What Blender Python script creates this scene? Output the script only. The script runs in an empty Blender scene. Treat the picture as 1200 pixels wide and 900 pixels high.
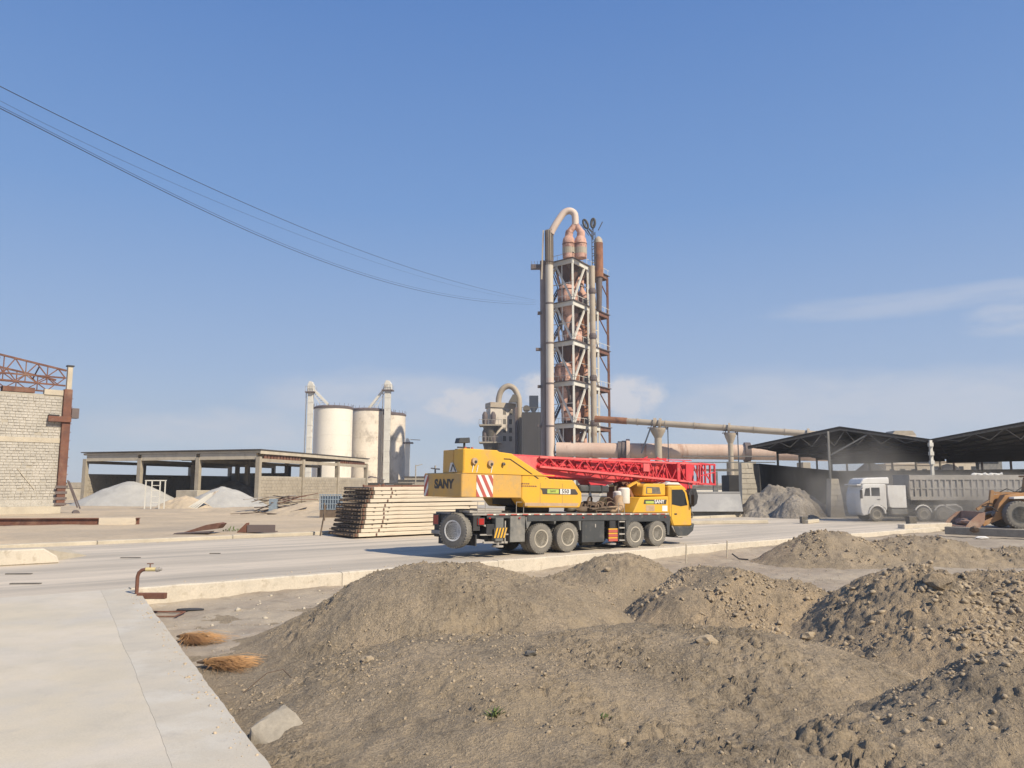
import bpy, bmesh, math, random
import numpy as np
from mathutils import Vector, Matrix
R = math.radians
rnd = random.Random(7)
scene = bpy.context.scene
COL = scene.collection

# ------------------------------------------------------------------ camera, sky, sun
F, H = 901.0, 2.75
PITCH = math.atan(116 / F)
cam_d = bpy.data.cameras.new('camera')
cam = bpy.data.objects.new('camera', cam_d); COL.objects.link(cam)
cam.location = (0, 0, H); cam.rotation_euler = (R(90) + PITCH, 0, 0)
cam_d.sensor_width = 36; cam_d.lens = 36 * F / 1200
cam_d.clip_start = .1; cam_d.clip_end = 20000
scene.camera = cam

SUN = Vector((.75, -.66, 0)).normalized() * math.cos(R(40)); SUN.z = math.sin(R(40))
world = bpy.data.worlds.new('World'); scene.world = world; world.use_nodes = True
wn, wl = world.node_tree.nodes, world.node_tree.links
wn.clear()
w_out = wn.new('ShaderNodeOutputWorld'); w_bg = wn.new('ShaderNodeBackground')
sky = wn.new('ShaderNodeTexSky'); sky.sky_type = 'NISHITA'; sky.sun_disc = False
sky.sun_elevation = R(40); sky.sun_rotation = math.atan2(SUN.x, SUN.y)
sky.air_density = 1.15; sky.dust_density = .35; sky.ozone_density = 2.0; sky.altitude = 200
w_bg.inputs['Strength'].default_value = .113
def ray(px, py):
    a = (px - 600) / F; b = (450 - py) / F
    return Vector((a, math.cos(PITCH) - b * math.sin(PITCH), math.sin(PITCH) + b * math.cos(PITCH)))
def N(tree, t, **kw):
    n = tree.nodes.new(t)
    for k, v in kw.items(): setattr(n, k, v)
    return n
def clouds():
    t = world.node_tree; L = t.links.new
    tc = N(t, 'ShaderNodeTexCoord')
    total = None
    def blob(px, py, sx, sy, strength, scale, seed, stretch):
        nonlocal total
        d = ray(px, py).normalized()
        az = math.atan2(d.x, d.y); el = math.asin(d.z)
        m = N(t, 'ShaderNodeMapping'); m.vector_type = 'POINT'; m.inputs['Rotation'].default_value = (0, 0, az)
        L(tc.outputs['Generated'], m.inputs['Vector'])
        s = N(t, 'ShaderNodeSeparateXYZ'); L(m.outputs[0], s.inputs[0])
        def sq(sock, c, w):
            a = N(t, 'ShaderNodeMath', operation='SUBTRACT'); L(sock, a.inputs[0]); a.inputs[1].default_value = c
            b = N(t, 'ShaderNodeMath', operation='DIVIDE'); L(a.outputs[0], b.inputs[0]); b.inputs[1].default_value = w
            c2 = N(t, 'ShaderNodeMath', operation='MULTIPLY'); L(b.outputs[0], c2.inputs[0]); L(b.outputs[0], c2.inputs[1])
            return c2.outputs[0]
        a = N(t, 'ShaderNodeMath', operation='ADD'); L(sq(s.outputs['X'], 0, sx), a.inputs[0]); L(sq(s.outputs['Z'], d.z, sy), a.inputs[1])
        f = N(t, 'ShaderNodeMapRange'); L(a.outputs[0], f.inputs[0]); f.inputs[1].default_value = 0; f.inputs[2].default_value = 1; f.inputs[3].default_value = 1; f.inputs[4].default_value = 0
        f.interpolation_type = 'SMOOTHSTEP'
        y = N(t, 'ShaderNodeMath', operation='GREATER_THAN'); L(s.outputs['Y'], y.inputs[0]); y.inputs[1].default_value = 0
        m2 = N(t, 'ShaderNodeMapping'); L(m.outputs[0], m2.inputs['Vector']); m2.inputs['Scale'].default_value = (scale, scale, scale * stretch)
        m2.inputs['Location'].default_value = (seed, seed * 2, 0)
        nz = N(t, 'ShaderNodeTexNoise'); L(m2.outputs[0], nz.inputs['Vector']); nz.inputs['Scale'].default_value = 1; nz.inputs['Detail'].default_value = 6; nz.inputs['Roughness'].default_value = .62
        # a wisp fades at its rim, where the noise threshold rises
        th = N(t, 'ShaderNodeMath', operation='MULTIPLY_ADD'); L(f.outputs[0], th.inputs[0]); th.inputs[1].default_value = .42; L(nz.outputs['Fac'], th.inputs[2])
        r = N(t, 'ShaderNodeMapRange'); L(th.outputs[0], r.inputs[0]); r.inputs[1].default_value = .62; r.inputs[2].default_value = .95; r.inputs[3].default_value = 0; r.inputs[4].default_value = strength
        g = N(t, 'ShaderNodeMath', operation='MULTIPLY'); L(r.outputs[0], g.inputs[0]); L(y.outputs[0], g.inputs[1])
        h = N(t, 'ShaderNodeMath', operation='MULTIPLY'); L(g.outputs[0], h.inputs[0]); L(f.outputs[0], h.inputs[1])
        if total is None: total = h.outputs[0]
        else:
            mx = N(t, 'ShaderNodeMath', operation='MAXIMUM'); L(total, mx.inputs[0]); L(h.outputs[0], mx.inputs[1]); total = mx.outputs[0]
    blob(555, 475, .10, .04, 1.1, 30, 3.1, 1.6)
    blob(742, 466, .07, .04, 1.3, 34, 9.4, 1.3)
    blob(628, 456, .05, .03, 1.2, 36, 12.4, 1.3)
    blob(980, 480, .40, .07, .5, 7, 4.0, 3.5)
    blob(1120, 350, .30, .022, .32, 9, 1.7, 7.0)
    blob(1200, 372, .09, .03, .42, 16, 7.3, 4.5)
    blob(1150, 470, .25, .05, .5, 8, 16.2, 3.0)
    blob(270, 500, .22, .04, .6, 9, 2.2, 3.0)
    blob(450, 470, .22, .06, .5, 9, 5.5, 3.0)
    # the day's blue by height above the horizon, dusty and pale low down, laid over the physical sky
    s2 = N(t, 'ShaderNodeSeparateXYZ'); L(tc.outputs['Generated'], s2.inputs[0])
    cr = N(t, 'ShaderNodeValToRGB'); L(s2.outputs['Z'], cr.inputs[0]); e = cr.color_ramp.elements
    stops = [(0, (.43, .50, .60)), (.05, (.385, .475, .61)), (.14, (.29, .40, .60)), (.34, (.155, .29, .565)), (.56, (.088, .205, .49)), (1, (.05, .14, .38))]
    e[0].position, e[0].color = 0, (*stops[0][1], 1); e[1].position, e[1].color = 1, (*stops[-1][1], 1)
    for p_, c_ in stops[1:-1]:
        q = e.new(p_); q.color = (*c_, 1)
    sc = N(t, 'ShaderNodeVectorMath', operation='SCALE'); L(cr.outputs[0], sc.inputs[0]); sc.inputs['Scale'].default_value = 1 / .12
    hm = N(t, 'ShaderNodeMix', data_type='RGBA'); hm.inputs['Factor'].default_value = .9; L(sky.outputs[0], hm.inputs['A']); L(sc.outputs[0], hm.inputs['B'])
    mix = N(t, 'ShaderNodeMix', data_type='RGBA'); L(total, mix.inputs['Factor'])
    L(hm.outputs['Result'], mix.inputs['A']); mix.inputs['B'].default_value = (4.9, 5.0, 5.4, 1)
    L(mix.outputs['Result'], w_bg.inputs['Color'])
clouds()
wl.new(w_bg.outputs[0], w_out.inputs[0])
sun_d = bpy.data.lights.new('sun', 'SUN'); sun = bpy.data.objects.new('sun', sun_d); COL.objects.link(sun)
sun_d.energy = 5; sun_d.angle = R(.5); sun_d.color = (1, .885, .70)
sun.rotation_euler = (-SUN).to_track_quat('-Z', 'Y').to_euler()
scene.view_settings.view_transform = 'Standard'; scene.view_settings.look = 'None'
scene.view_settings.exposure = .28; scene.view_settings.gamma = 1
scene.cycles.use_denoising = True
scene.cycles.max_bounces = 6

# ------------------------------------------------------------------ places
def gz(px, py, z=0):
    r = ray(px, py); t = (z - H) / r.z
    return Vector((r.x * t, r.y * t, z))
def at(px, py, Y):
    r = ray(px, py); t = Y / r.y
    return Vector((r.x * t, Y, H + r.z * t))
U = Vector((.793, .609, 0)).normalized(); V = Vector((-U.y, U.x, 0))
ROAD_A = math.atan2(U.y, U.x)
def uv(u, v, z=0): return U * u + V * v + Vector((0, 0, z))

# ------------------------------------------------------------------ materials
def mat(name, c1, c2=None, scale=3, rough=.8, bump=.15, bscale=None, c3=None, s3=.6, t3=(.5, .7), metal=0, stretch=(1, 1, 1), detail=6, fine=None, bdist=.02):
    m = bpy.data.materials.new(name); m.use_nodes = True
    t = m.node_tree; L = t.links.new
    b = t.nodes['Principled BSDF']; b.inputs['Roughness'].default_value = rough; b.inputs['Metallic'].default_value = metal
    if 'Specular IOR Level' in b.inputs and rough > .7: b.inputs['Specular IOR Level'].default_value = .25
    c2 = c2 or tuple(x * .8 for x in c1)
    tc = N(t, 'ShaderNodeTexCoord'); mp = N(t, 'ShaderNodeMapping'); mp.inputs['Scale'].default_value = stretch
    L(tc.outputs['Object'], mp.inputs['Vector'])
    nz = N(t, 'ShaderNodeTexNoise'); nz.inputs['Scale'].default_value = scale; nz.inputs['Detail'].default_value = detail; nz.inputs['Roughness'].default_value = .6
    L(mp.outputs[0], nz.inputs['Vector'])
    cr = N(t, 'ShaderNodeMapRange'); L(nz.outputs['Fac'], cr.inputs[0]); cr.inputs[1].default_value = .34; cr.inputs[2].default_value = .66
    mx = N(t, 'ShaderNodeMix', data_type='RGBA'); L(cr.outputs[0], mx.inputs['Factor'])
    mx.inputs['A'].default_value = (*c1, 1); mx.inputs['B'].default_value = (*c2, 1)
    out = mx.outputs['Result']
    if c3:
        n3 = N(t, 'ShaderNodeTexNoise'); n3.inputs['Scale'].default_value = s3; n3.inputs['Detail'].default_value = 8; n3.inputs['Roughness'].default_value = .65
        L(mp.outputs[0], n3.inputs['Vector'])
        r3 = N(t, 'ShaderNodeMapRange'); L(n3.outputs['Fac'], r3.inputs[0]); r3.inputs[1].default_value = t3[0]; r3.inputs[2].default_value = t3[1]
        m3 = N(t, 'ShaderNodeMix', data_type='RGBA'); L(r3.outputs[0], m3.inputs['Factor']); L(out, m3.inputs['A']); m3.inputs['B'].default_value = (*c3, 1)
        out = m3.outputs['Result']
    nf = N(t, 'ShaderNodeTexNoise'); nf.inputs['Scale'].default_value = bscale or scale * 6; nf.inputs['Detail'].default_value = 5; nf.inputs['Roughness'].default_value = .7
    L(tc.outputs['Object'], nf.inputs['Vector'])
    if fine:
        fr = N(t, 'ShaderNodeMapRange'); L(nf.outputs['Fac'], fr.inputs[0]); fr.inputs[1].default_value = .3; fr.inputs[2].default_value = .7; fr.inputs[3].default_value = 1 - fine; fr.inputs[4].default_value = 1 + fine
        vm = N(t, 'ShaderNodeVectorMath', operation='SCALE'); L(out, vm.inputs[0]); L(fr.outputs[0], vm.inputs['Scale']); out = vm.outputs[0]
    L(out, b.inputs['Base Color'])
    if bump:
        bp = N(t, 'ShaderNodeBump'); bp.inputs['Strength'].default_value = bump; bp.inputs['Distance'].default_value = bdist
        L(nf.outputs['Fac'], bp.inputs['Height']); L(bp.outputs[0], b.inputs['Normal'])
    return m
M = {}
def wear(m, scale, lo, hi, col, amount=1., stretch=(1, 1, 1), detail=10, rough=.7, chan='Base Color', seed=0.):
    """another layer of stains over a finished material"""
    t = m.node_tree; L = t.links.new; b = t.nodes['Principled BSDF']
    src = b.inputs['Base Color'].links[0].from_socket
    tc = N(t, 'ShaderNodeTexCoord'); mp = N(t, 'ShaderNodeMapping'); mp.inputs['Scale'].default_value = stretch; mp.inputs['Location'].default_value = (seed, seed, seed)
    L(tc.outputs['Object'], mp.inputs['Vector'])
    nz = N(t, 'ShaderNodeTexNoise'); nz.inputs['Scale'].default_value = scale; nz.inputs['Detail'].default_value = detail; nz.inputs['Roughness'].default_value = rough; L(mp.outputs[0], nz.inputs['Vector'])
    r_ = N(t, 'ShaderNodeMapRange'); L(nz.outputs['Fac'], r_.inputs[0]); r_.inputs[1].default_value = lo; r_.inputs[2].default_value = hi; r_.inputs[4].default_value = amount
    mx = N(t, 'ShaderNodeMix', data_type='RGBA'); L(r_.outputs[0], mx.inputs['Factor']); L(src, mx.inputs['A']); mx.inputs['B'].default_value = (*col, 1)
    L(mx.outputs['Result'], b.inputs['Base Color'])
    return m
M['slab'] = mat('foreground_concrete', (.56, .495, .385), (.50, .45, .36), .9, .9, .25, 40, c3=(.47, .445, .405), s3=.5, t3=(.46, .75), fine=.10)
M['strip'] = mat('edge_concrete', (.53, .475, .385), (.47, .43, .36), 1.2, .9, .25, 40, c3=(.56, .53, .47), s3=.7, fine=.07)
M['road'] = mat('road_concrete', (.60, .52, .42), (.53, .465, .38), .35, .85, .15, 25, c3=(.36, .32, .265), s3=.25, t3=(.47, .68), stretch=(.12, 1.3, 1), fine=.04)
M['kerb'] = mat('kerb_concrete', (.57, .505, .41), (.49, .44, .36), 1.5, .9, .4, 22, c3=(.40, .34, .26), s3=2.2, t3=(.58, .75), fine=.1)
M['dirt'] = mat('dirt', (.36, .29, .205), (.27, .218, .155), 1.1, .95, .9, 26, c3=(.43, .34, .235), s3=.6, t3=(.45, .68), fine=.34, bdist=.09)
M['dirt_tan'] = mat('dirt_tan', (.46, .355, .235), (.36, .28, .19), 1.1, .95, .9, 26, c3=(.25, .205, .15), s3=.7, t3=(.46, .66), fine=.32, bdist=.09)
M['lot'] = mat('lot_dirt', (.36, .30, .235), (.29, .24, .185), .5, .95, .6, 30, c3=(.40, .34, .26), s3=.35, t3=(.42, .62), fine=.16, bdist=.03)
M['clod'] = mat('dry_clod', (.40, .32, .22), (.30, .24, .17), 1.2, .95, .5, 40, fine=.2)
M['sand'] = mat('sand_ground', (.54, .43, .30), (.46, .37, .26), .25, .95, .4, 5, c3=(.33, .28, .22), s3=.08, t3=(.45, .7), fine=.12)
M['yard'] = mat('yard_paving', (.43, .39, .33), (.37, .34, .30), .2, .95, .3, 8, c3=(.48, .44, .37), s3=.1, fine=.06)
M['block'] = mat('wall_block', (.47, .44, .385), (.38, .355, .31), 1.4, .95, .5, 12, c3=(.54, .50, .44), s3=.5, fine=.2)
M['mortar'] = mat('wall_mortar', (.42, .38, .31), (.36, .325, .265), 2, .95, .4, 10)
M['cream'] = mat('cream_concrete', (.52, .46, .36), (.42, .37, .29), 1, .9, .3, 12, c3=(.30, .26, .2), s3=1.5, t3=(.6, .8), fine=.08)
M['rust'] = mat('rusty_steel', (.19, .085, .055), (.12, .06, .045), 1.2, .75, .4, 20, c3=(.26, .16, .11), s3=.8, t3=(.5, .75), fine=.15)
M['shedc'] = mat('shed_concrete', (.40, .35, .275), (.32, .28, .22), .8, .92, .3, 8, c3=(.23, .2, .16), s3=.7, t3=(.55, .8), fine=.08)
M['shed_roof'] = mat('shed_roofing', (.10, .09, .08), (.07, .065, .06), .5, .9, .2, 8)
M['pipe_mauve'] = mat('mauve_grey_pipe', (.27, .22, .205), (.21, .17, .16), .4, .7, .1, 4)
M['pipe_pink'] = mat('pinkish_pipe', (.60, .49, .41), (.52, .41, .34), .3, .65, .1, 4, c3=(.36, .25, .19), s3=.3, t3=(.55, .75), stretch=(1, 1, .4))
M['silo'] = mat('silo_concrete', (.78, .73, .64), (.70, .65, .56), .12, .9, .2, 3, c3=(.38, .33, .27), s3=.22, t3=(.58, .8), stretch=(1, 1, .35), fine=.05)
M['silo_dirty'] = mat('silo_stained', (.74, .67, .57), (.60, .53, .44), .15, .9, .2, 3, c3=(.27, .235, .19), s3=.3, t3=(.53, .72), stretch=(1, 1, .8), fine=.08)
M['lightsteel'] = mat('pale_steel', (.66, .64, .58), (.54, .52, .46), .5, .6, .1, 8, c3=(.28, .19, .14), s3=.6, t3=(.6, .75), metal=0)
M['pipe_pale'] = mat('pale_pipe', (.56, .51, .43), (.46, .41, .34), .25, .6, .08, 4, c3=(.38, .30, .24), s3=.2, t3=(.56, .75), stretch=(1, 1, .4))
M['pipe_tan'] = mat('tan_pipe', (.42, .36, .28), (.34, .28, .21), .3, .65, .1, 4, c3=(.24, .15, .10), s3=.5, t3=(.58, .74))
M['pipe_dark'] = mat('dark_pipe', (.15, .115, .105), (.10, .08, .078), .4, .7, .1, 4)
M['pink'] = mat('faded_red_vessel', (.58, .36, .28), (.46, .27, .205), .5, .75, .2, 4, c3=(.22, .12, .095), s3=.7, t3=(.47, .62), fine=.15)
M['shadedvessel'] = mat('shaded_vessel', (.12, .07, .055), (.08, .05, .045), .5, .85, .3, 4)  # shade below the tower floors put into the vessel colour
M['orange_rust'] = mat('orange_rust', (.31, .145, .075), (.21, .095, .055), .6, .8, .2, 5, c3=(.14, .07, .045), s3=.6, t3=(.5, .7))
M['kiln'] = mat('kiln_shell', (.60, .46, .37), (.52, .37, .29), .12, .75, .15, 2, c3=(.29, .125, .07), s3=.3, t3=(.56, .72), stretch=(1.6, .3, .3), fine=.08)
M['black'] = mat('black_metal', (.025, .025, .027), (.04, .038, .036), 3, .6, .1, 20)
M['coal'] = mat('coal_stained', (.060, .058, .056), (.042, .040, .04), .3, .95, .3, 4, c3=(.10, .095, .088), s3=.25, t3=(.5, .75))
M['darkroof'] = mat('dark_sheeting', (.048, .046, .045), (.034, .033, .033), .5, .85, .2, 6, stretch=(3, .3, 1))
M['gravel'] = mat('grey_gravel', (.33, .29, .24), (.22, .195, .165), .9, .95, .8, 8, c3=(.15, .13, .11), s3=.6, t3=(.5, .7), fine=.25, bdist=.1)
M['whitegravel'] = mat('pale_aggregate', (.42, .41, .385), (.35, .34, .32), .7, .95, .5, 12, fine=.1)
M['yellow'] = mat('yellow_paint', (.70, .39, .035), (.64, .36, .045), 1.2, .38, .03, 30, c3=(.52, .31, .10), s3=1.1, t3=(.52, .8))
M['cweight'] = mat('dusty_yellow_paint', (.62, .35, .07), (.54, .32, .09), 1.2, .5, .04, 30, c3=(.42, .29, .14), s3=1.3, t3=(.5, .75))
M['red'] = mat('red_paint', (.62, .045, .06), (.52, .04, .05), 1.5, .45, .05, 20, c3=(.55, .13, .11), s3=1.2, t3=(.5, .8))
M['pinkred'] = mat('sunfaded_red_paint', (.68, .13, .125), (.60, .10, .105), 1.2, .45, .03, 20, c3=(.62, .2, .17), s3=1.5)
M['grey'] = mat('dark_grey_paint', (.055, .058, .06), (.045, .048, .05), 1.5, .55, .05, 20, c3=(.14, .13, .115), s3=1.4, t3=(.52, .8))
M['greylight'] = mat('dusty_grey_paint', (.15, .15, .142), (.115, .115, .11), 1.5, .6, .05, 20, c3=(.31, .29, .25), s3=1.2, t3=(.5, .8))
M['dusty'] = mat('dusty_plate', (.38, .35, .31), (.28, .26, .235), 2, .85, .1, 20)
M['tyre'] = mat('dusty_tyre', (.20, .185, .16), (.15, .14, .125), 5, .9, .2, 30, c3=(.27, .25, .215), s3=2)
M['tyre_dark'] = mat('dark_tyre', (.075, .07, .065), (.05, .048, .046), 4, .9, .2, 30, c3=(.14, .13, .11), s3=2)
M['rim'] = mat('dusty_rim', (.50, .45, .36), (.42, .38, .31), 4, .6, .05, 30)
M['hub'] = mat('dark_hub', (.17, .15, .12), (.10, .09, .075), 6, .6, .1, 30)
M['white'] = mat('white_paint', (.74, .73, .70), (.66, .64, .60), 1.5, .5, .03, 20, c3=(.52, .48, .42), s3=1.1, t3=(.55, .8))
M['tred'] = mat('red_marking', (.46, .09, .065), (.40, .10, .075), 3, .5, 0)
M['lettering'] = mat('dark_lettering', (.05, .045, .04), (.07, .06, .05), 5, .6, 0)
M['lime'] = mat('lime_decal', (.42, .50, .10), (.36, .44, .09), 5, .5, 0)
M['canvas'] = mat('tan_canvas', (.48, .34, .22), (.38, .27, .17), 3, .95, .3, 15)
M['rope'] = mat('dusty_rope', (.20, .14, .10), (.12, .09, .07), 6, .95, .3, 40)
M['trailer'] = mat('dusty_trailer_steel', (.33, .31, .28), (.27, .25, .225), 1, .8, .1, 12, c3=(.40, .37, .33), s3=1.2)
M['loader'] = mat('worn_orange_paint', (.40, .20, .07), (.31, .17, .075), 2, .6, .1, 20, c3=(.33, .22, .13), s3=1.6, t3=(.5, .7))
M['bucket'] = mat('rusty_bucket', (.34, .21, .15), (.26, .16, .12), 2, .75, .2, 20, c3=(.42, .31, .23), s3=1.6)
M['panelc'] = mat('cream_panel_concrete', (.63, .55, .43), (.55, .48, .38), 1.2, .85, .2, 20, c3=(.40, .33, .25), s3=2, t3=(.55, .75), stretch=(.4, 1, 3), fine=.06)
M['wood'] = mat('weathered_wood', (.17, .125, .09), (.11, .085, .065), 3, .9, .3, 20)
M['bluegrey'] = mat('blue_grey_mesh', (.25, .31, .36), (.20, .24, .28), 5, .7, .1, 20)
M['palemetal'] = mat('pale_sheet_metal', (.32, .31, .30), (.28, .275, .265), .5, .7, .02, 6, c3=(.38, .37, .35), s3=.7)
M['straw'] = mat('broom_straw', (.52, .30, .14), (.38, .22, .10), 6, .9, .2, 40)
M['chunkc'] = mat('broken_concrete', (.34, .30, .24), (.27, .24, .195), 3, .95, .6, 14, fine=.15)
M['brass'] = mat('painted_valve', (.62, .52, .25), (.5, .4, .2), 9, .5, .05, 20)
M['green'] = mat('weed_leaf', (.09, .13, .035), (.12, .14, .05), 6, .8, 0)
M['farhill'] = mat('far_plain', (.36, .30, .23), (.3, .26, .2), .02, 1, 0)
M['oldtower'] = mat('stained_render', (.62, .56, .48), (.50, .45, .39), .25, .9, .2, 4, c3=(.24, .21, .19), s3=.5, t3=(.54, .74), fine=.08)
M['darkbuild'] = mat('dark_cladding', (.085, .08, .08), (.07, .068, .068), .3, .8, .05, 4, stretch=(2, 2, .3))
M['navy'] = mat('navy_box', (.03, .04, .065), (.04, .05, .07), 1, .6, 0)
M['cable'] = mat('black_cable', (.03, .03, .035), (.04, .04, .045), 2, .6, 0)
wear(M['slab'], 2.2, .54, .70, (.44, .40, .34), .7); wear(M['slab'], 14, .60, .72, (.40, .36, .30), .5, seed=4); wear(M['slab'], .35, .48, .66, (.62, .56, .48), .6, seed=8)
wear(M['strip'], 2.0, .54, .70, (.42, .385, .335), .8, seed=2); wear(M['strip'], 14, .58, .7, (.36, .33, .28), .5, seed=4)
wear(M['road'], .7, .50, .62, (.33, .30, .255), .6, (.05, 1.4, 1), seed=6); wear(M['road'], .9, .52, .72, (.30, .28, .25), .55, (.25, 1, 1)); wear(M['road'], 6, .6, .72, (.27, .25, .22), .4)
wear(M['kerb'], 3.5, .55, .68, (.30, .25, .18), .7, (1, 1, 1)); wear(M['kerb'], 16, .60, .7, (.24, .2, .15), .6, seed=3)
wear(M['lot'], 3, .60, .68, (.46, .42, .36), .8); wear(M['lot'], 1.1, .54, .66, (.22, .18, .135), .6, seed=5)
wear(M['dirt'], 9, .60, .70, (.46, .385, .285), .7); wear(M['dirt'], 2.5, .55, .66, (.21, .17, .125), .6, seed=5); wear(M['dirt'], .5, .52, .60, (.42, .33, .22), .6, seed=15)
wear(M['dirt_tan'], 9, .60, .70, (.42, .33, .23), .7); wear(M['sand'], .6, .52, .66, (.43, .355, .26), .7)
wear(M['block'], 4, .56, .64, (.22, .19, .15), .7)
for k_ in ('yellow', 'cweight', 'grey', 'greylight', 'white', 'red', 'pinkred'): wear(M[k_], 3.5, .58, .75, (.36, .29, .20), .55, (1, 1, .6), seed=9)
wear(M['cweight'], 9, .6, .68, (.20, .13, .07), .6, seed=2)
def glass(name, col, rough=.08):
    m = bpy.data.materials.new(name); m.use_nodes = True
    b = m.node_tree.nodes['Principled BSDF']; b.inputs['Base Color'].default_value = (*col, 1)
    b.inputs['Roughness'].default_value = rough; b.inputs['IOR'].default_value = 1.5
    return m
M['glass'] = glass('dark_glass', (.02, .024, .028))
M['redlens'] = glass('red_lens', (.35, .02, .015), .25)

# ------------------------------------------------------------------ mesh builder
class MB:
    def __init__(s): s.v = []; s.f = []
    def add(s, vs, fs):
        o = len(s.v); s.v += [tuple(p) for p in vs]; s.f += [tuple(i + o for i in f) for f in fs]; return s
    def box(s, x0, x1, y0, y1, z0, z1):
        return s.add([(x, y, z) for z in (z0, z1) for y in (y0, y1) for x in (x0, x1)],
                     [(0, 2, 3, 1), (4, 5, 7, 6), (0, 1, 5, 4), (2, 6, 7, 3), (0, 4, 6, 2), (1, 3, 7, 5)])
    def beam(s, p, q, w, h=None, up=(0, 0, 1)):
        p, q = Vector(p), Vector(q); h = h or w; d = (q - p)
        if d.length < 1e-6: return s
        d.normalize(); upv = Vector(up)
        if abs(d.dot(upv)) > .97: upv = Vector((1, 0, 0))
        a = d.cross(upv).normalized() * w / 2; b = a.cross(d).normalized() * h / 2
        vs = [p - a - b, p + a - b, p + a + b, p - a + b, q - a - b, q + a - b, q + a + b, q - a + b]
        return s.add(vs, [(0, 1, 2, 3), (7, 6, 5, 4), (0, 4, 5, 1), (1, 5, 6, 2), (2, 6, 7, 3), (3, 7, 4, 0)])
    def cyl(s, p, q, r0, r1=None, n=12, caps=True):
        p, q = Vector(p), Vector(q); r1 = r0 if r1 is None else r1
        d = (q - p).normalized(); t = Vector((1, 0, 0)) if abs(d.z) > .9 else Vector((0, 0, 1))
        a = d.cross(t).normalized(); b = d.cross(a)
        vs = []
        for c, r in ((p, r0), (q, r1)):
            for i in range(n):
                an = 2 * math.pi * i / n; vs.append(c + (a * math.cos(an) + b * math.sin(an)) * r)
        fs = [(i, (i + 1) % n, n + (i + 1) % n, n + i) for i in range(n)]
        if caps: fs += [tuple(range(n))[::-1], tuple(range(n, 2 * n))]
        return s.add(vs, fs)
    def tube(s, path, r, n=10, caps=True):
        path = [Vector(p) for p in path]; k = len(path); rr = r if isinstance(r, (list, tuple)) else [r] * k
        vs = []; a = None
        for i, p in enumerate(path):
            d = (path[min(i + 1, k - 1)] - path[max(i - 1, 0)]).normalized()
            if a is None:
                t = Vector((1, 0, 0)) if abs(d.x) < .8 else Vector((0, 1, 0)); a = d.cross(t).normalized()
            else: a = (a - d * a.dot(d)).normalized()
            b = d.cross(a)
            for j in range(n):
                an = 2 * math.pi * j / n; vs.append(p + (a * math.cos(an) + b * math.sin(an)) * rr[i])
        fs = [(i * n + j, i * n + (j + 1) % n, (i + 1) * n + (j + 1) % n, (i + 1) * n + j) for i in range(k - 1) for j in range(n)]
        if caps: fs += [tuple(range(n))[::-1], tuple(range((k - 1) * n, k * n))]
        return s.add(vs, fs)
    def prism(s, poly, a, b, ax='y'):
        n = len(poly)
        def pt(p, w): return {'y': (p[0], w, p[1]), 'x': (w, p[0], p[1]), 'z': (p[0], p[1], w)}[ax]
        vs = [pt(p, a) for p in poly] + [pt(p, b) for p in poly]
        return s.add(vs, [tuple(range(n)), tuple(range(n, 2 * n))[::-1]] + [(i, n + i, n + (i + 1) % n, (i + 1) % n) for i in range(n)])
    def slab(s, pts, t):
        """a polygon in space given thickness t downwards"""
        n = len(pts); pts = [Vector(p) for p in pts]
        vs = pts + [p - Vector((0, 0, t)) for p in pts]
        return s.add(vs, [tuple(range(n)), tuple(range(n, 2 * n))[::-1]] + [(i, n + i, n + (i + 1) % n, (i + 1) % n) for i in range(n)])
    def lathe(s, prof, c=(0, 0, 0), n=20, axis='z'):
        vs = []; k = len(prof)
        for r, z in prof:
            for i in range(n):
                an = 2 * math.pi * i / n; x, y = r * math.cos(an), r * math.sin(an)
                vs.append({'z': (c[0] + x, c[1] + y, c[2] + z), 'y': (c[0] + x, c[1] + z, c[2] + y), 'x': (c[0] + z, c[1] + x, c[2] + y)}[axis])
        fs = [(i * n + j, i * n + (j + 1) % n, (i + 1) * n + (j + 1) % n, (i + 1) * n + j) for i in range(k - 1) for j in range(n)]
        fs += [tuple(range(n))[::-1], tuple(range((k - 1) * n, k * n))]
        return s.add(vs, fs)
    def rock(s, c, r, sq=(1, 1, 1), rn=rnd, sub=1):
        bm = bmesh.new(); bmesh.ops.create_icosphere(bm, subdivisions=sub, radius=1)
        rot = Matrix.Rotation(rn.random() * 6.3, 3, 'Z') @ Matrix.Rotation(rn.random() * 3, 3, 'X')
        vs = []
        for v in bm.verts:
            k = r * (.72 + .5 * rn.random()); q = rot @ v.co
            vs.append((c[0] + q.x * k * sq[0], c[1] + q.y * k * sq[1], c[2] + q.z * k * sq[2]))
        fs = [tuple(v.index for v in f.verts) for f in bm.faces]
        bm.free(); return s.add(vs, fs)
    def build(s, name, m, parent=None, smooth=0, bevel=0, fix=True, kind=None):
        me = bpy.data.meshes.new(name); me.from_pydata(s.v, [], s.f)
        if fix:
            bm = bmesh.new(); bm.from_mesh(me); bmesh.ops.recalc_face_normals(bm, faces=bm.faces); bm.to_mesh(me); bm.free()
        me.materials.append(m)
        if smooth:
            me.shade_smooth(); me.set_sharp_from_angle(angle=smooth)
        o = bpy.data.objects.new(name, me); COL.objects.link(o)
        if parent: o.parent = parent
        if bevel:
            b = o.modifiers.new('bevel', 'BEVEL'); b.width = bevel; b.segments = 1; b.limit_method = 'ANGLE'; b.angle_limit = R(40)
        if kind: o['kind'] = kind
        return o
SM = .7
def tag(o, label, cat, group=None):
    o['label'] = label; o['category'] = cat
    if group: o['group'] = group
    return o
def thing(name, label, cat, loc=(0, 0, 0), rz=0, group=None):
    o = bpy.data.objects.new(name, None); COL.objects.link(o); o.empty_display_size = .3
    o.location = loc; o.rotation_euler = (0, 0, rz)
    return tag(o, label, cat, group)
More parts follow.
